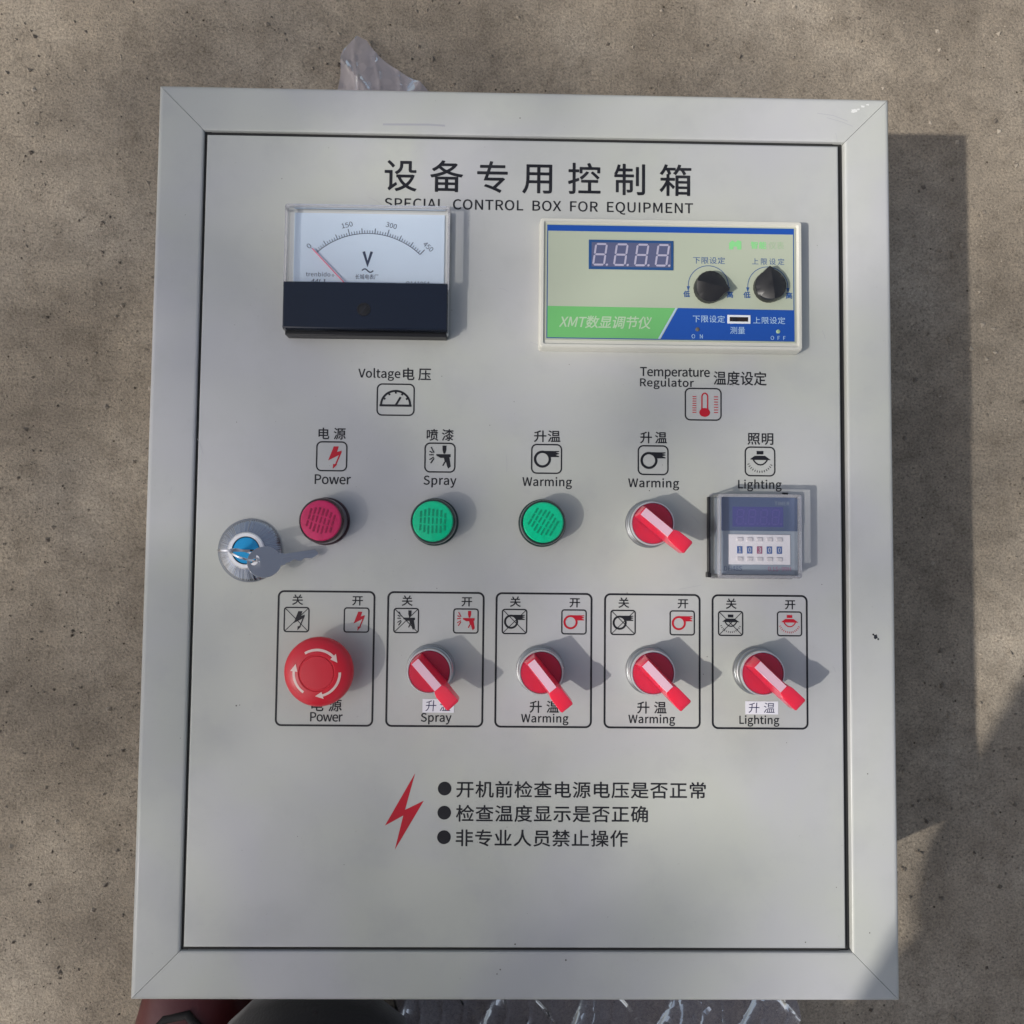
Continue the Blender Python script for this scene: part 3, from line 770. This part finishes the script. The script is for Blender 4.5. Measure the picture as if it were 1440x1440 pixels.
# ------------------------------------------------------------ selector switches
def selector(cx, cy, ang, label):
    L = empty('selector_switch', (cx, cy, 0), label, parent=box)
    MB().lathe([(14.4, 0.05), (14.4, 1.0), (14.0, 1.6), (13.6, 1.7), (13.5, 5.5), (12.9, 6.0), (12.7, 10.6)], cx, cy, 72).build('collar', 'collar_metal', L, smooth=30)
    MB().lathe([(12.8, 9.4), (12.95, 10.6), (12.85, 11.6), (12.6, 12.0), (12.15, 12.0), (12.05, 11.2), (12.05, 9.4)], cx, cy, 72).build('bezel_ring', 'bezel_white', L, smooth=30)
    kn = MB().lathe([(11.85, 9.6), (11.85, 11.4), (11.5, 11.9), (0.05, 12.0)], cx, cy, 64, cap1=False).build('knob', 'red', L, smooth=30)
    A = math.radians(ang); ca, sa = math.cos(A), math.sin(A)
    W = lambda x, y, z: (cx + x * ca - y * sa, cy + x * sa + y * ca, z)
    # lever: trapezoid ridge across the knob, running out past the rim as a flat finger grip
    secs = [(-11.4, 3.9, 2.4, 11.9, 20.5), (-10.9, 4.1, 2.75, 11.9, 24.6), (9.6, 4.2, 2.85, 12.0, 25.6), (10.3, 4.3, 3.3, 13.0, 25.8), (12.4, 4.4, 4.1, 14.6, 26.4), (21.4, 4.4, 4.2, 17.6, 27.4), (22.5, 4.0, 3.7, 18.6, 26.6)]
    rings = [[W(x, -wb, z0), W(x, wb, z0), W(x, wt, z1), W(x, -wt, z1)] for x, wb, wt, z0, z1 in secs]
    hd = MB().loft(rings).build('lever', 'red', L, bevel=0.35, seg=2, smooth=30)
    sz = [(-10.3, 24.72), (9.5, 25.68)]
    MB().loft([[W(x, -2.45, z - .2), W(x, 2.45, z - .2), W(x, 2.4, z + .12), W(x, -2.4, z + .12)] for x, z in sz]).build('white_strip', 'pink_strip', hd)
    return L
selector(76.0, 6.9, -39.5, 'red lever switch beside the timer')
selector(-53.6, -80.3, -47.7, 'red lever switch in the Spray outline')
selector(11.3, -80.4, -51.0, 'red lever switch in the left Warming outline')
selector(76.5, -80.2, -46.0, 'red lever switch in the right Warming outline')
selector(140.6, -79.9, -43.5, 'red lever switch in the Lighting outline')

# ------------------------------------------------------------ emergency stop
es = empty('emergency_stop_button', (-116.3, -80.2, 0), 'red mushroom emergency stop button with turning arrows', parent=box)
EX, EY = -116.3, -80.2
MB().lathe([(14.6, 0.05), (14.6, 1.6), (13.8, 2.2), (13.0, 2.4), (12.6, 8), (12.6, 13)], EX, EY, 64).build('collar', 'red_soft', es, smooth=30)
MB().lathe([(12, 10.5), (17.8, 11.4), (19.2, 12.6), (19.8, 14.2), (19.75, 15.8), (19.2, 17.4), (17.6, 19.0), (15.0, 20.2), (12.0, 20.9), (10.5, 21.1), (10.1, 20.7), (9.7, 20.7), (9.3, 21.2), (6, 21.4), (0.05, 21.5)], EX, EY, 96, cap1=False).build('mushroom_head', 'red_soft', es, smooth=32)
def curved_arrow(a0, a1):
    # lies on the sloping top of the head
    def zt(r): return float(np.interp(r, [10.5, 12.0, 15.0, 17.6], [21.1, 20.9, 20.2, 19.0])) + 0.14
    b = Flat(); v = []; f = []; n = 18
    for k in range(n + 1):
        t = math.radians(a0 + (a1 - a0) * k / n)
        for r in (12.3, 13.0, 13.7): v.append((EX + r * math.cos(t), EY + r * math.sin(t), zt(r)))
    for k in range(n):
        for j in (0, 1): f.append((3 * k + j, 3 * k + 3 + j, 3 * k + 4 + j, 3 * k + 1 + j))
    m0 = len(v); sg = -1 if a1 < a0 else 1; t0 = a1
    for r, da in ((10.9, 0), (15.1, 0), (13.0, sg * 19), (13.0, 0)):
        t = math.radians(t0 + da); v.append((EX + r * math.cos(t), EY + r * math.sin(t), zt(r) + .05))
    f += [(m0, m0 + 3, m0 + 2), (m0 + 3, m0 + 1, m0 + 2)]
    b.add(v, f); b.build('turn_arrow', 'arrow', es)
curved_arrow(122, 46); curved_arrow(2, -74); curved_arrow(236, 176)

# ------------------------------------------------------------ timer under its clear cover
tm = empty('digital_timer', (138, 0.4, 0), 'square digital timer under a clear hinged cover', parent=box)
MB().box(115.4, 161.2, -22.6, 23.6, 0.05, 9.6).build('timer_body', 'timer_grey', tm, bevel=0.5)
TZ = 9.7
MB().box(116.6, 160.9, 3.2, 23.0, 9.5, 10.1).build('timer_display_panel', 'timer_navy', tm, bevel=0.15)
MB().box(123.5, 153.6, 5.6, 17.4, 10.0, 10.25).build('timer_window', 'timer_window', tm)
for k in range(4): seg_digit(125.4 + 7.0 * k, 6.8, 4.6, 9.2, 0.8, 10.32, 0.08, 'timer_seg', tm, True, 'timer_digit')
wp = MB().box(121.2, 157.7, -16.6, 1.1, 9.5, 10.4).build('thumbwheel_panel', 'wheel_panel', tm, bevel=0.2)
for k, (d, m) in enumerate((('1', 'wheel_blue'), ('0', 'wheel_blue'), ('3', 'wheel_pink'), ('0', 'wheel_blue'), ('0', 'wheel_blue'))):
    x = 127.6 + 5.85 * k
    wh = empty('thumbwheel', (x, -8, 10), parent=tm)
    MB().box(x - 1.55, x + 1.55, -10.2, -5.9, 10.3, 10.75).build('wheel_window', m, wh, bevel=0.1)
    text('wheel_number', d, x - 0.8, x + 0.8, -6.6, -9.5, 10.82, 'white_print', wh, fixed=1)
    for yy in (-1.9, -13.4):
        MB().box(x - 1.7, x + 1.7, yy - 1.15, yy + 1.15, 10.3, 11.3).build('wheel_push_tab', 'wheel_tab', wh, bevel=0.25)
text('timer_lettering', 'TIMER', 148.6, 157.2, 20.6, 18.5, 10.2, 'timer_grey', tm)
text('timer_lettering', 'DH48S', 118.6, 129.2, -17.6, -20.4, TZ, 'timer_navy', tm)
text('timer_lettering', '0.1S~99H', 144.6, 158.2, -17.8, -20.4, TZ, 'wheel_pink', tm)
open_cover(112.4, 162.6, -25.2, 25.2, 0.15, 17.0, 1.6, 1.0, 'clear_cover', 'clear_timer', tm, 2.0)
def edge_ring(x0, x1, y0, y1, t, z0, z1, parent):
    b = MB(); o1 = rrect(x0, x1, y0, y1, 1.6, 4); i1 = rrect(x0 + t, x1 - t, y0 + t, y1 - t, .8, 4); Z = lambda p, z: [(x, y, z) for x, y in p]
    b.loft([Z(i1, z0), Z(o1, z0), Z(o1, z1), Z(i1, z1), Z(i1, z0)], False, False)
    return b.build('cover_edge', 'clear_edge', parent, smooth=30)
edge_ring(113.2, 161.8, -24.4, 24.4, 1.7, 14.6, 17.15, tm)
edge_ring(112.2, 162.8, -25.4, 25.4, 1.0, 0.1, 1.6, tm)
edge_ring(X0 + 0.5, X1 - 0.5, 143.0, Y1 - 0.5, 1.5, 9.6, 11.75, vm)
b = MB(); b.box(111.0, 112.2, -23.5, 23.5, 0.05, 3.4).box(110.2, 112.4, -24.6, -21.6, 0.05, 4.4)
b.build('cover_hinge', 'black', tm, bevel=0.2)
MB().box(156.6, 159.6, 25.4, 26.6, 0.05, 2.4).build('cover_catch', 'black', tm, bevel=0.2)

# ------------------------------------------------------------ cabinet lock
LX, LY = -162.3, -11.4
lk = empty('cabinet_lock', (LX, LY, 0), 'round chrome lock with blue core', parent=box)
MB().lathe([(18.9, 0.05), (18.9, 0.7), (18.4, 1.5), (16.5, 2.9), (13.5, 4.8), (11.2, 6.3), (10.7, 6.5)], LX, LY, 96).build('lock_flange', 'brushed', lk, smooth=30)
MB().lathe([(10.9, 5.6), (10.8, 7.2), (10.2, 7.8), (8.3, 7.8), (8.1, 7.2), (8.1, 5.6)], LX, LY, 72, False, False).build('lock_ring', 'bezel_white', lk, smooth=30)
MB().lathe([(7.9, 6.0), (7.85, 7.0), (7.3, 7.4), (0.05, 7.4)], LX, LY, 64, cap1=False).build('lock_core', 'blue_core', lk, smooth=30)
MB().lathe([(8.2, 6.6), (8.15, 7.3), (7.75, 7.3), (7.7, 6.6)], LX, LY, 64, False, False).build('core_edge', 'rubber', lk, smooth=30)
MB().box(LX - 4.6, LX + 4.6, LY - 0.55, LY + 0.55, 7.3, 7.52).build('key_slot', 'slot', lk)

# keys: one in the lock, standing on edge; one hanging from it on a wire ring
def key_mesh(bow_r, hole, blade, teeth, t=0.9):
    """flat key in its own plane: bow centred at the origin, blade along +x, 1.8 mm thick"""
    b = MB(); n = 40
    outer = circle(0, 0, bow_r, n); outer = [(x * 1.06, y) for x, y in outer]; inner = circle(hole[0], hole[1], hole[2], n)
    Zp = lambda p, z: [(x, y, z) for x, y in p]
    b.loft([Zp(inner, -t), Zp(outer, -t), Zp(outer, t), Zp(inner, t)], False, False)
    b.loft([Zp(inner, t), Zp(inner, -t)], False, False)
    p = [(bow_r - .6, -3.6), (bow_r + 2.2, -3.4), (bow_r + 2.2, -3.0)]
    for k, h in enumerate(teeth):
        x = bow_r + 3.2 + k * (blade - 5.5) / len(teeth); p += [(x, -h), (x + (blade - 5.5) / len(teeth) * .5, -h)]
    p += [(bow_r + blade, -0.2), (bow_r + blade - 2.0, 2.6), (bow_r + 2.2, 2.9), (bow_r + 2.2, 3.5), (bow_r - .6, 3.6)]
    b.prism(p, -t + .05, t - .05)
    b.prism([(bow_r + 1.5, .2), (bow_r + blade - 2.5, .2), (bow_r + blade - 3, .9), (bow_r + 1.5, .9)], t - .1, t + .12)
    return b
def place_key(name, mb, M4, label):
    mb.v = [tuple((M4 @ Vector(p))) for p in mb.v]
    o = mb.build(name, 'key_metal', None, smooth=30, bevel=0.35)
    o['label'] = label; o['category'] = 'key'
    return o
k1 = key_mesh(8.6, (-4.2, 0, 2.0), 18, (2.6, 1.6, 2.4, 1.4, 2.2), 0.6)
Mk1 = Matrix.Translation((LX - 1.0, LY, 25.0)) @ Matrix.Rotation(math.radians(90), 4, 'Y') @ Matrix.Rotation(math.radians(90), 4, 'X')
place_key('key', k1, Mk1, 'nickel key standing on edge in the blue core of the chrome lock')
k2 = key_mesh(9.0, (-5.6, 1.0, 2.0), 22, (2.5, 1.5, 2.6, 1.7, 2.2))
Mk2 = Matrix.Translation((-149.6, -18.0, 13.2)) @ Matrix.Rotation(math.radians(10.5), 4, 'Z') @ Matrix.Rotation(math.radians(17), 4, 'Y') @ Matrix.Rotation(math.radians(-4), 4, 'X')
place_key('key', k2, Mk2, 'nickel key lying flat across the lock rim with its blade over the door')
rg = MB(); c0 = Vector((-158.0, -14.4, 22.0)); nrm = Vector((0.35, 0.93, 0.15)).normalized()
uu = nrm.cross(Vector((0, 0, 1))).normalized(); vv = nrm.cross(uu)
rg.tube([c0 + (uu * math.cos(t) + vv * math.sin(t) * 1.0) * 8.6 + nrm * (0.5 * t / 6.28) for t in np.linspace(0, 2 * math.pi * 1.9, 90)], 0.36, 8)
o = rg.build('key_ring', 'chrome', None, smooth=60); o['label'] = 'thin wire split ring joining the two keys at the lock'; o['category'] = 'key ring'

# ------------------------------------------------------------ plastic wrap under the box
def crinkle(name, haze, col, tint):
    m = clear_mat(name, tint, 1.28, 0.24, haze, col)
    t = m.node_tree; geo = t.nodes.new('ShaderNodeNewGeometry'); acc = geo.outputs['Normal']
    for scale, amt in ((60, 0.26), (170, 0.24)):          # flat facets between sharp creases
        v = t.nodes.new('ShaderNodeTexVoronoi'); v.inputs['Scale'].default_value = scale; v.inputs['Randomness'].default_value = 1.0
        t.links.new(geo.outputs['Position'], v.inputs['Vector'])
        sb = t.nodes.new('ShaderNodeVectorMath'); sb.operation = 'SUBTRACT'; sb.inputs[1].default_value = (0.5, 0.5, 0.5); t.links.new(v.outputs['Color'], sb.inputs[0])
        sc_ = t.nodes.new('ShaderNodeVectorMath'); sc_.operation = 'SCALE'; sc_.inputs['Scale'].default_value = amt; t.links.new(sb.outputs[0], sc_.inputs[0])
        ad = t.nodes.new('ShaderNodeVectorMath'); ad.operation = 'ADD'; t.links.new(acc, ad.inputs[0]); t.links.new(sc_.outputs[0], ad.inputs[1]); acc = ad.outputs[0]
    nm = t.nodes.new('ShaderNodeVectorMath'); nm.operation = 'NORMALIZE'; t.links.new(acc, nm.inputs[0])
    for n in t.nodes:
        if n.bl_idname in ('ShaderNodeBsdfGlossy', 'ShaderNodeFresnel', 'ShaderNodeBsdfDiffuse'): t.links.new(nm.outputs[0], n.inputs['Normal'])
    return m
M['wrap'] = crinkle('plastic_wrap', 0.30, (0.48, 0.45, 0.50), (0.84, 0.83, 0.86))  # lower wrap, the kneeling person's shade put into its darker colour
M['wrap_pale'] = crinkle('plastic_wrap_pale', 0.42, (0.66, 0.61, 0.65), (0.90, 0.89, 0.92))
def wrap(name, outline_fn, x0, x1, y0, y1, label, amp, nx=110, ny=26, edge=None):
    b = MB(); v = []; f = []
    ph = rng.uniform(0, 6, 8)
    for j in range(ny + 1):
        for i in range(nx + 1):
            u, t = i / nx, j / ny
            x = x0 + (x1 - x0) * u; ya, yb = outline_fn(u); y = ya + (yb - ya) * t
            fold = (1 + math.sin(x * .062 + y * .03 + ph[0])) * 5 + (1 - abs(math.sin(x * .047 - y * .03 + ph[1]))) ** 3 * 6 + (1 - abs(math.sin(x * .05 + y * .035 + ph[2]))) ** 5 * 4 + (1 - abs(math.sin(x * .19 - y * .012 + ph[3]))) ** 3 * 1.6
            inner = min(1, max(0, (abs(y) - 272) / 22))
            z = GZ - 1.5 + 0.3 + fold * amp * inner
            x += 3 * math.sin(y * .11 + ph[4]) * inner
            v.append((x, y, z))
    for j in range(ny):
        for i in range(nx):
            q = j * (nx + 1) + i; f.append((q, q + 1, q + nx + 2, q + nx + 1))
    b.add(v, f); o = b.build(name, 'wrap_pale' if y0 > 0 else 'wrap', None, smooth=50); o['label'] = label; o['category'] = 'plastic wrap'
    return o
def top_edge(u):
    x = -152 + 80 * u
    pk = np.interp(u, [0, .04, .14, .24, .34, .52, .70, .86, 1.0], [352, 364, 386, 401, 401, 387, 376, 366, 352])
    return 262, float(pk)
wrap('plastic_wrap', top_edge, -153, -70, 262, 400, 'clump of clear plastic wrap sticking out behind the top edge of the box', 0.8, 70, 60)
def bot_edge(u):
    return -262, float(-392 + 9 * math.sin(u * 13) + 6 * math.sin(u * 31))
wrap('plastic_wrap', bot_edge, -92, 218, -262, -400, 'crumpled clear plastic wrap poking out along the bottom edge of the box', 0.8, 260, 80)

# ------------------------------------------------------------ the kneeling photographer
def skin_obj(name, joints, edges, m, parent, sub=2, root=0):
    me = bpy.data.meshes.new(name)
    o0 = Vector(joints[root][0])
    me.from_pydata([((Vector(p) - o0) * S)[:] for p, _ in joints], edges, [])
    o = bpy.data.objects.new(name, me); _link(o, parent, o0)
    md = o.modifiers.new('skin', 'SKIN')
    for k, (p, r) in enumerate(joints):
        sv = me.skin_vertices[0].data[k]
        sv.radius = ((r[0] * S, r[1] * S) if isinstance(r, tuple) else (r * S, r * S)); sv.use_root = (k == root)
    md.use_smooth_shade = True
    s_ = o.modifiers.new('sub', 'SUBSURF'); s_.levels = sub; s_.render_levels = sub
    me.materials.append(m if not isinstance(m, str) else M[m])
    return o
M['trouser'] = mat('charcoal_trousers', (0.022, 0.022, 0.025), 0.85, bump=(500, 0.4, 0.6), sheen=0.3)
M['jacket'] = mat('dark_jacket', (0.03, 0.035, 0.05), 0.8, bump=(300, 0.5, 0.5), sheen=0.3)
M['skin'] = mat('skin', (0.48, 0.27, 0.18), 0.5)
M['hair'] = mat('black_hair', (0.01, 0.009, 0.008), 0.5)
M['shoe'] = mat('maroon_leather', (0.085, 0.012, 0.014), 0.42, coat=0.15, coat_rough=0.3, bump=(180, 0.3, 0.4))
M['sole'] = mat('shoe_sole', (0.015, 0.013, 0.013), 0.7)
pe = empty('person', (-180, -520, GZ), 'person in dark jacket and maroon shoes kneeling at the lower edge of the box', 'person')
J = [((-185, -790, 205), (125, 95)), ((-183, -715, 350), (120, 85)), ((-178, -615, 500), (135, 95)), ((-172, -560, 590), (110, 75)), ((-168, -520, 660), (48, 48)), ((-165, -490, 700), (46, 46)),
     ((-166, -462, 760), (72, 84)), ((-167, -450, 830), (60, 70)),
     ((-350, -588, 590), 60), ((-268, -540, 552), 50), ((-120, -300, 522), 32), ((-80, -125, 500), 24),       # left arm
     ((-20, -570, 600), 58), ((30, -470, 570), 44), ((60, -260, 530), 33), ((58, -90, 500), 24),            # right arm
     ((-245, -720, 225), 85), ((-240, -465, 292), 62), ((-237, -500, 100), 52), ((-236, -535, -85), 40),         # left leg, foot flat
     ((-140, -640, 110), 88), ((-134, -324, -88), 62), ((-140, -600, -108), 48), ((-150, -780, -112), 36)]       # right leg, knee down
E = [(0, 1), (1, 2), (2, 3), (3, 4), (4, 5), (5, 6), (6, 7), (3, 8), (8, 9), (9, 10), (10, 11), (3, 12), (12, 13), (13, 14), (14, 15), (0, 16), (16, 17), (17, 18), (18, 19), (0, 20), (20, 21), (21, 22), (22, 23)]
JB = [(p, (tuple(q * .72 for q in r) if isinstance(r, tuple) else r * .72) if k not in (5, 6, 7) else r) for k, (p, r) in enumerate(J)]
body = skin_obj('body', JB, E, 'skin', pe)
# clothes follow the same pose a few millimetres out
def sub_skin(name, ids, m, grow, cut=None):
    mp = {k: i for i, k in enumerate(ids)}
    jj = []
    for k in ids:
        p, r = J[k]; r = tuple(q + grow for q in r) if isinstance(r, tuple) else r + grow; jj.append((p, r))
    ee = [(mp[a_], mp[b_]) for a_, b_ in E if a_ in mp and b_ in mp]
    return skin_obj(name, jj, ee, m, pe)
sub_skin('trousers', [0, 16, 17, 18, 19, 20, 21, 22, 23], 'trouser', 15)
sub_skin('jacket', [0, 1, 2, 3, 4, 8, 9, 10, 11, 12, 13, 14, 15], 'jacket', 13)
hr = MB(); rings = []
for k in range(7):
    ph = math.pi / 2 * k / 6; rr = math.cos(ph)
    rings.append([(-167 + 78 * rr * math.cos(t), -468 + 92 * rr * math.sin(t), 775 + 108 * math.sin(ph)) for t in np.linspace(0, 6.283, 25)[:-1]])
hr.loft(rings).build('hair', 'hair', pe, smooth=80)
def shoe(cx, toe_y, z0, flat=True):
    # lofted from sole outline upwards, toe towards +y
    def outline(g, l0, l1):
        p = []
        for k in range(40):
            t = 2 * math.pi * k / 40; yy = math.sin(t)
            wd = 50 if yy > 0 else 40 - 6 * abs(yy)
            p.append((cx + (wd + g) * math.copysign(abs(math.cos(t)) ** 0.8, math.cos(t)), toe_y - 140 + (140 + l1 if yy > 0 else 140 + l0) * math.copysign(abs(yy) ** 0.9, yy)))
        return p
    Zp = lambda p, z: [(x, y, z) for x, y in p]
    MB().loft([Zp(outline(1, 1, 1), z0), Zp(outline(3, 2, 3), z0 + 8), Zp(outline(2, 1, 2), z0 + 22)]).build('shoe_sole', 'sole', pe, smooth=40)
    rings = [Zp(outline(0, 0, 0), z0 + 20)]
    def up(z, sh, g, y1): return [(cx + (x - cx) * g, min(y, y1) if False else toe_y - 270 + (y - (toe_y - 270)) * sh, z) for x, y in outline(0, 0, 0)]
    rings += [up(z0 + 34, .985, .98, 0), up(z0 + 46, .93, .90, 0), up(z0 + 58, .82, .78, 0), up(z0 + 70, .66, .66, 0), up(z0 + 88, .50, .62, 0), up(z0 + 104, .42, .60, 0)]
    sh_ = MB().loft(rings).build('shoe', 'shoe', pe, smooth=60)
    MB().tube([(cx - 28, toe_y - 62, z0 + 58), (cx - 12, toe_y - 44, z0 + 54), (cx + 4, toe_y - 40, z0 + 55), (cx + 22, toe_y - 56, z0 + 59)], 3.0, 8).build('shoe_seam', 'sole', sh_, smooth=60)
shoe(-233, -298, GZ - 2.5)
# hands: palm plus five bent fingers, holding the phone above the lens
def hand(wrist, palm, side):
    w_, p_ = Vector(wrist), Vector(palm); d = (p_ - w_).normalized(); sd_ = Vector((side, 0, 0))
    j = [(tuple(w_), 22), (tuple((w_ + p_) / 2), (26, 17)), (tuple(p_), (32, 13))]; ed = [(0, 1), (1, 2)]
    for k in range(4):
        off = Vector((0, 0, 0)) + d.cross(Vector((0, 0, 1))).normalized() * (k - 1.5) * 17
        a0 = p_ + off * 0.9; L = (34, 38, 36, 29)[k]
        a1 = a0 + (d * .8 + sd_ * .5 + Vector((0, 0, .25))) * L; a2 = a1 + (d * .3 + sd_ * .9 - Vector((0, 0, .1))) * L * .8; a3 = a2 + (sd_ * .8 - d * .2 - Vector((0, 0, .05))) * L * .55
        n = len(j); j += [(tuple(a0), 10), (tuple(a1), 9), (tuple(a2), 8.5), (tuple(a3), 7)]; ed += [(2, n), (n, n + 1), (n + 1, n + 2), (n + 2, n + 3)]
    a0 = (w_ + p_) / 2 + sd_ * 24; a1 = a0 + (d * .6 + sd_ * .6) * 30; a2 = a1 + (d * .9 + sd_ * .3) * 26
    n = len(j); j += [(tuple(a0), 13), (tuple(a1), 10.5), (tuple(a2), 8.5)]; ed += [(1, n), (n, n + 1), (n + 1, n + 2)]
    skin_obj('hand', j, ed, 'skin', pe)
hand((-84, -126, 500), (-72, -60, 500), 1)
hand((58, -92, 503), (48, -30, 500), -1)
# phone just behind the point of view
ph_ = empty('phone', (-13.6, -45, 478), 'black phone held flat above the box by the kneeling person', 'phone')
MB().prism(rrect(-50, 24, -125, 33, 10, 6), 468, 476).build('phone_body', 'navy_black', ph_, bevel=1.0)
MB().lathe([(7, 466.5), (7.5, 468.2)], -13.6, -8, 32).build('camera_rim', 'chrome', ph_, smooth=40)

# ------------------------------------------------------------ unseen foliage added to dapple the box with thin shade
def make_added_tree():
    m_leaf = mat('leaf_green', (0.055, 0.095, 0.03), 0.5, mottle=(3, (0.09, 0.13, 0.04), 0.4, 0.6))
    m_bark = mat('bark', (0.12, 0.09, 0.065), 0.85, bump=(25, 12, 0.8))
    base = Vector((-5900, -3700, GZ))
    t = empty('added_tree', base, 'leafy crown and trunk added out of frame at the lower left to dapple the box with shade', 'added_tree')
    sdir = -ldir                                   # towards the sun
    c0 = sdir * 6200
    cc = c0 + Vector((-1150, -1150, 150))
    P = []
    leaves = []
    def shade(x, y):                               # leaf density shaped to darken the lower left of the box
        g = lambda cx, cy, sg: math.exp(-((x - cx) ** 2 + (y - cy) ** 2) / (2 * sg * sg))
        q = 0.06 + 0.55 * g(-225, -50, 110) + 0.95 * g(-60, -255, 78) + 0.85 * g(-180, -290, 100) + 0.20 * g(10, 50, 140) + 0.5 * g(-330, 250, 150) + 0.5 * g(-420, -150, 200)
        return min(q, 0.96)
    n = 0
    A_leaf = 620.0
    for _ in range(int(1600 * 1600 / A_leaf)):
        x, y = rng.uniform(-800, 800), rng.uniform(-800, 800)
        if rng.uniform() < -math.log(1 - shade(x, y)):
            leaves.append(Vector((x, y, 0)) + sdir * rng.uniform(5200, 7400))
    while len(leaves) < 5200:
        v = rng.normal(0, 1, 3); v /= np.linalg.norm(v); r = rng.uniform(0.35, 1.0) ** 0.5
        p = cc + Vector((v[0] * 1900 * r, v[1] * 1900 * r, v[2] * 1500 * r))
        d = p - sdir * p.dot(sdir)
        if d.length < 1150: continue
        leaves.append(p)
    V = []; F = []
    shp = np.array([(0, -1, 0), (.33, -.45, .04), (.40, .1, .03), (0, 1, 0), (-.40, .1, .03), (-.33, -.45, .04), (0, 0, -.06)])
    for p in leaves:
        L = rng.uniform(26, 46)
        e_ = Euler((rng.uniform(-.7, .7), rng.uniform(-.7, .7), rng.uniform(0, 6.28))).to_matrix()
        k = len(V)
        for q in shp * L * 1.15: V.append(tuple(e_ @ Vector(q) + p))
        F += [(k, k + 1, k + 6), (k + 1, k + 2, k + 6), (k + 2, k + 3, k + 6), (k + 3, k + 4, k + 6), (k + 4, k + 5, k + 6), (k + 5, k, k + 6)]
    b = Flat(); b.v = V; b.f = F
    o = b.build('crown', m_leaf, t); o['kind'] = 'stuff'
    b = MB()
    mid = cc + Vector((-300, -300, -1500))
    def limb(a_, b_, r0, r1):
        k = 7; pts = [a_.lerp(b_, i / k) + Vector((rng.normal(0, 1) * 25, rng.normal(0, 1) * 25, 0)) * (0 < i < k) for i in range(k + 1)]
        for i in range(k):
            ra = r0 + (r1 - r0) * i / k; rb = r0 + (r1 - r0) * (i + 1) / k; d = (pts[i + 1] - pts[i]).normalized(); u = d.cross(Vector((.3, .2, 1))).normalized(); v = d.cross(u)
            b.loft([[tuple(q + (u * math.cos(z) + v * math.sin(z)) * r) for z in np.linspace(0, 6.283, 11)[:-1]] for q, r in ((pts[i], ra), (pts[i + 1], rb))])
    limb(base, mid, 170, 120)
    b.build('trunk', m_bark, t, smooth=60)
    b = MB()
    for k in range(11):
        v = rng.normal(0, 1, 3); v /= np.linalg.norm(v); v[2] = abs(v[2])
        q = cc + Vector((v[0] * 1500, v[1] * 1500, v[2] * 1100 - 300))
        d = q - sdir * q.dot(sdir)
        if d.length < 1200: continue
        limb(mid, q, 60, 14)
    b.build('limbs', m_bark, t, smooth=60)
make_added_tree()
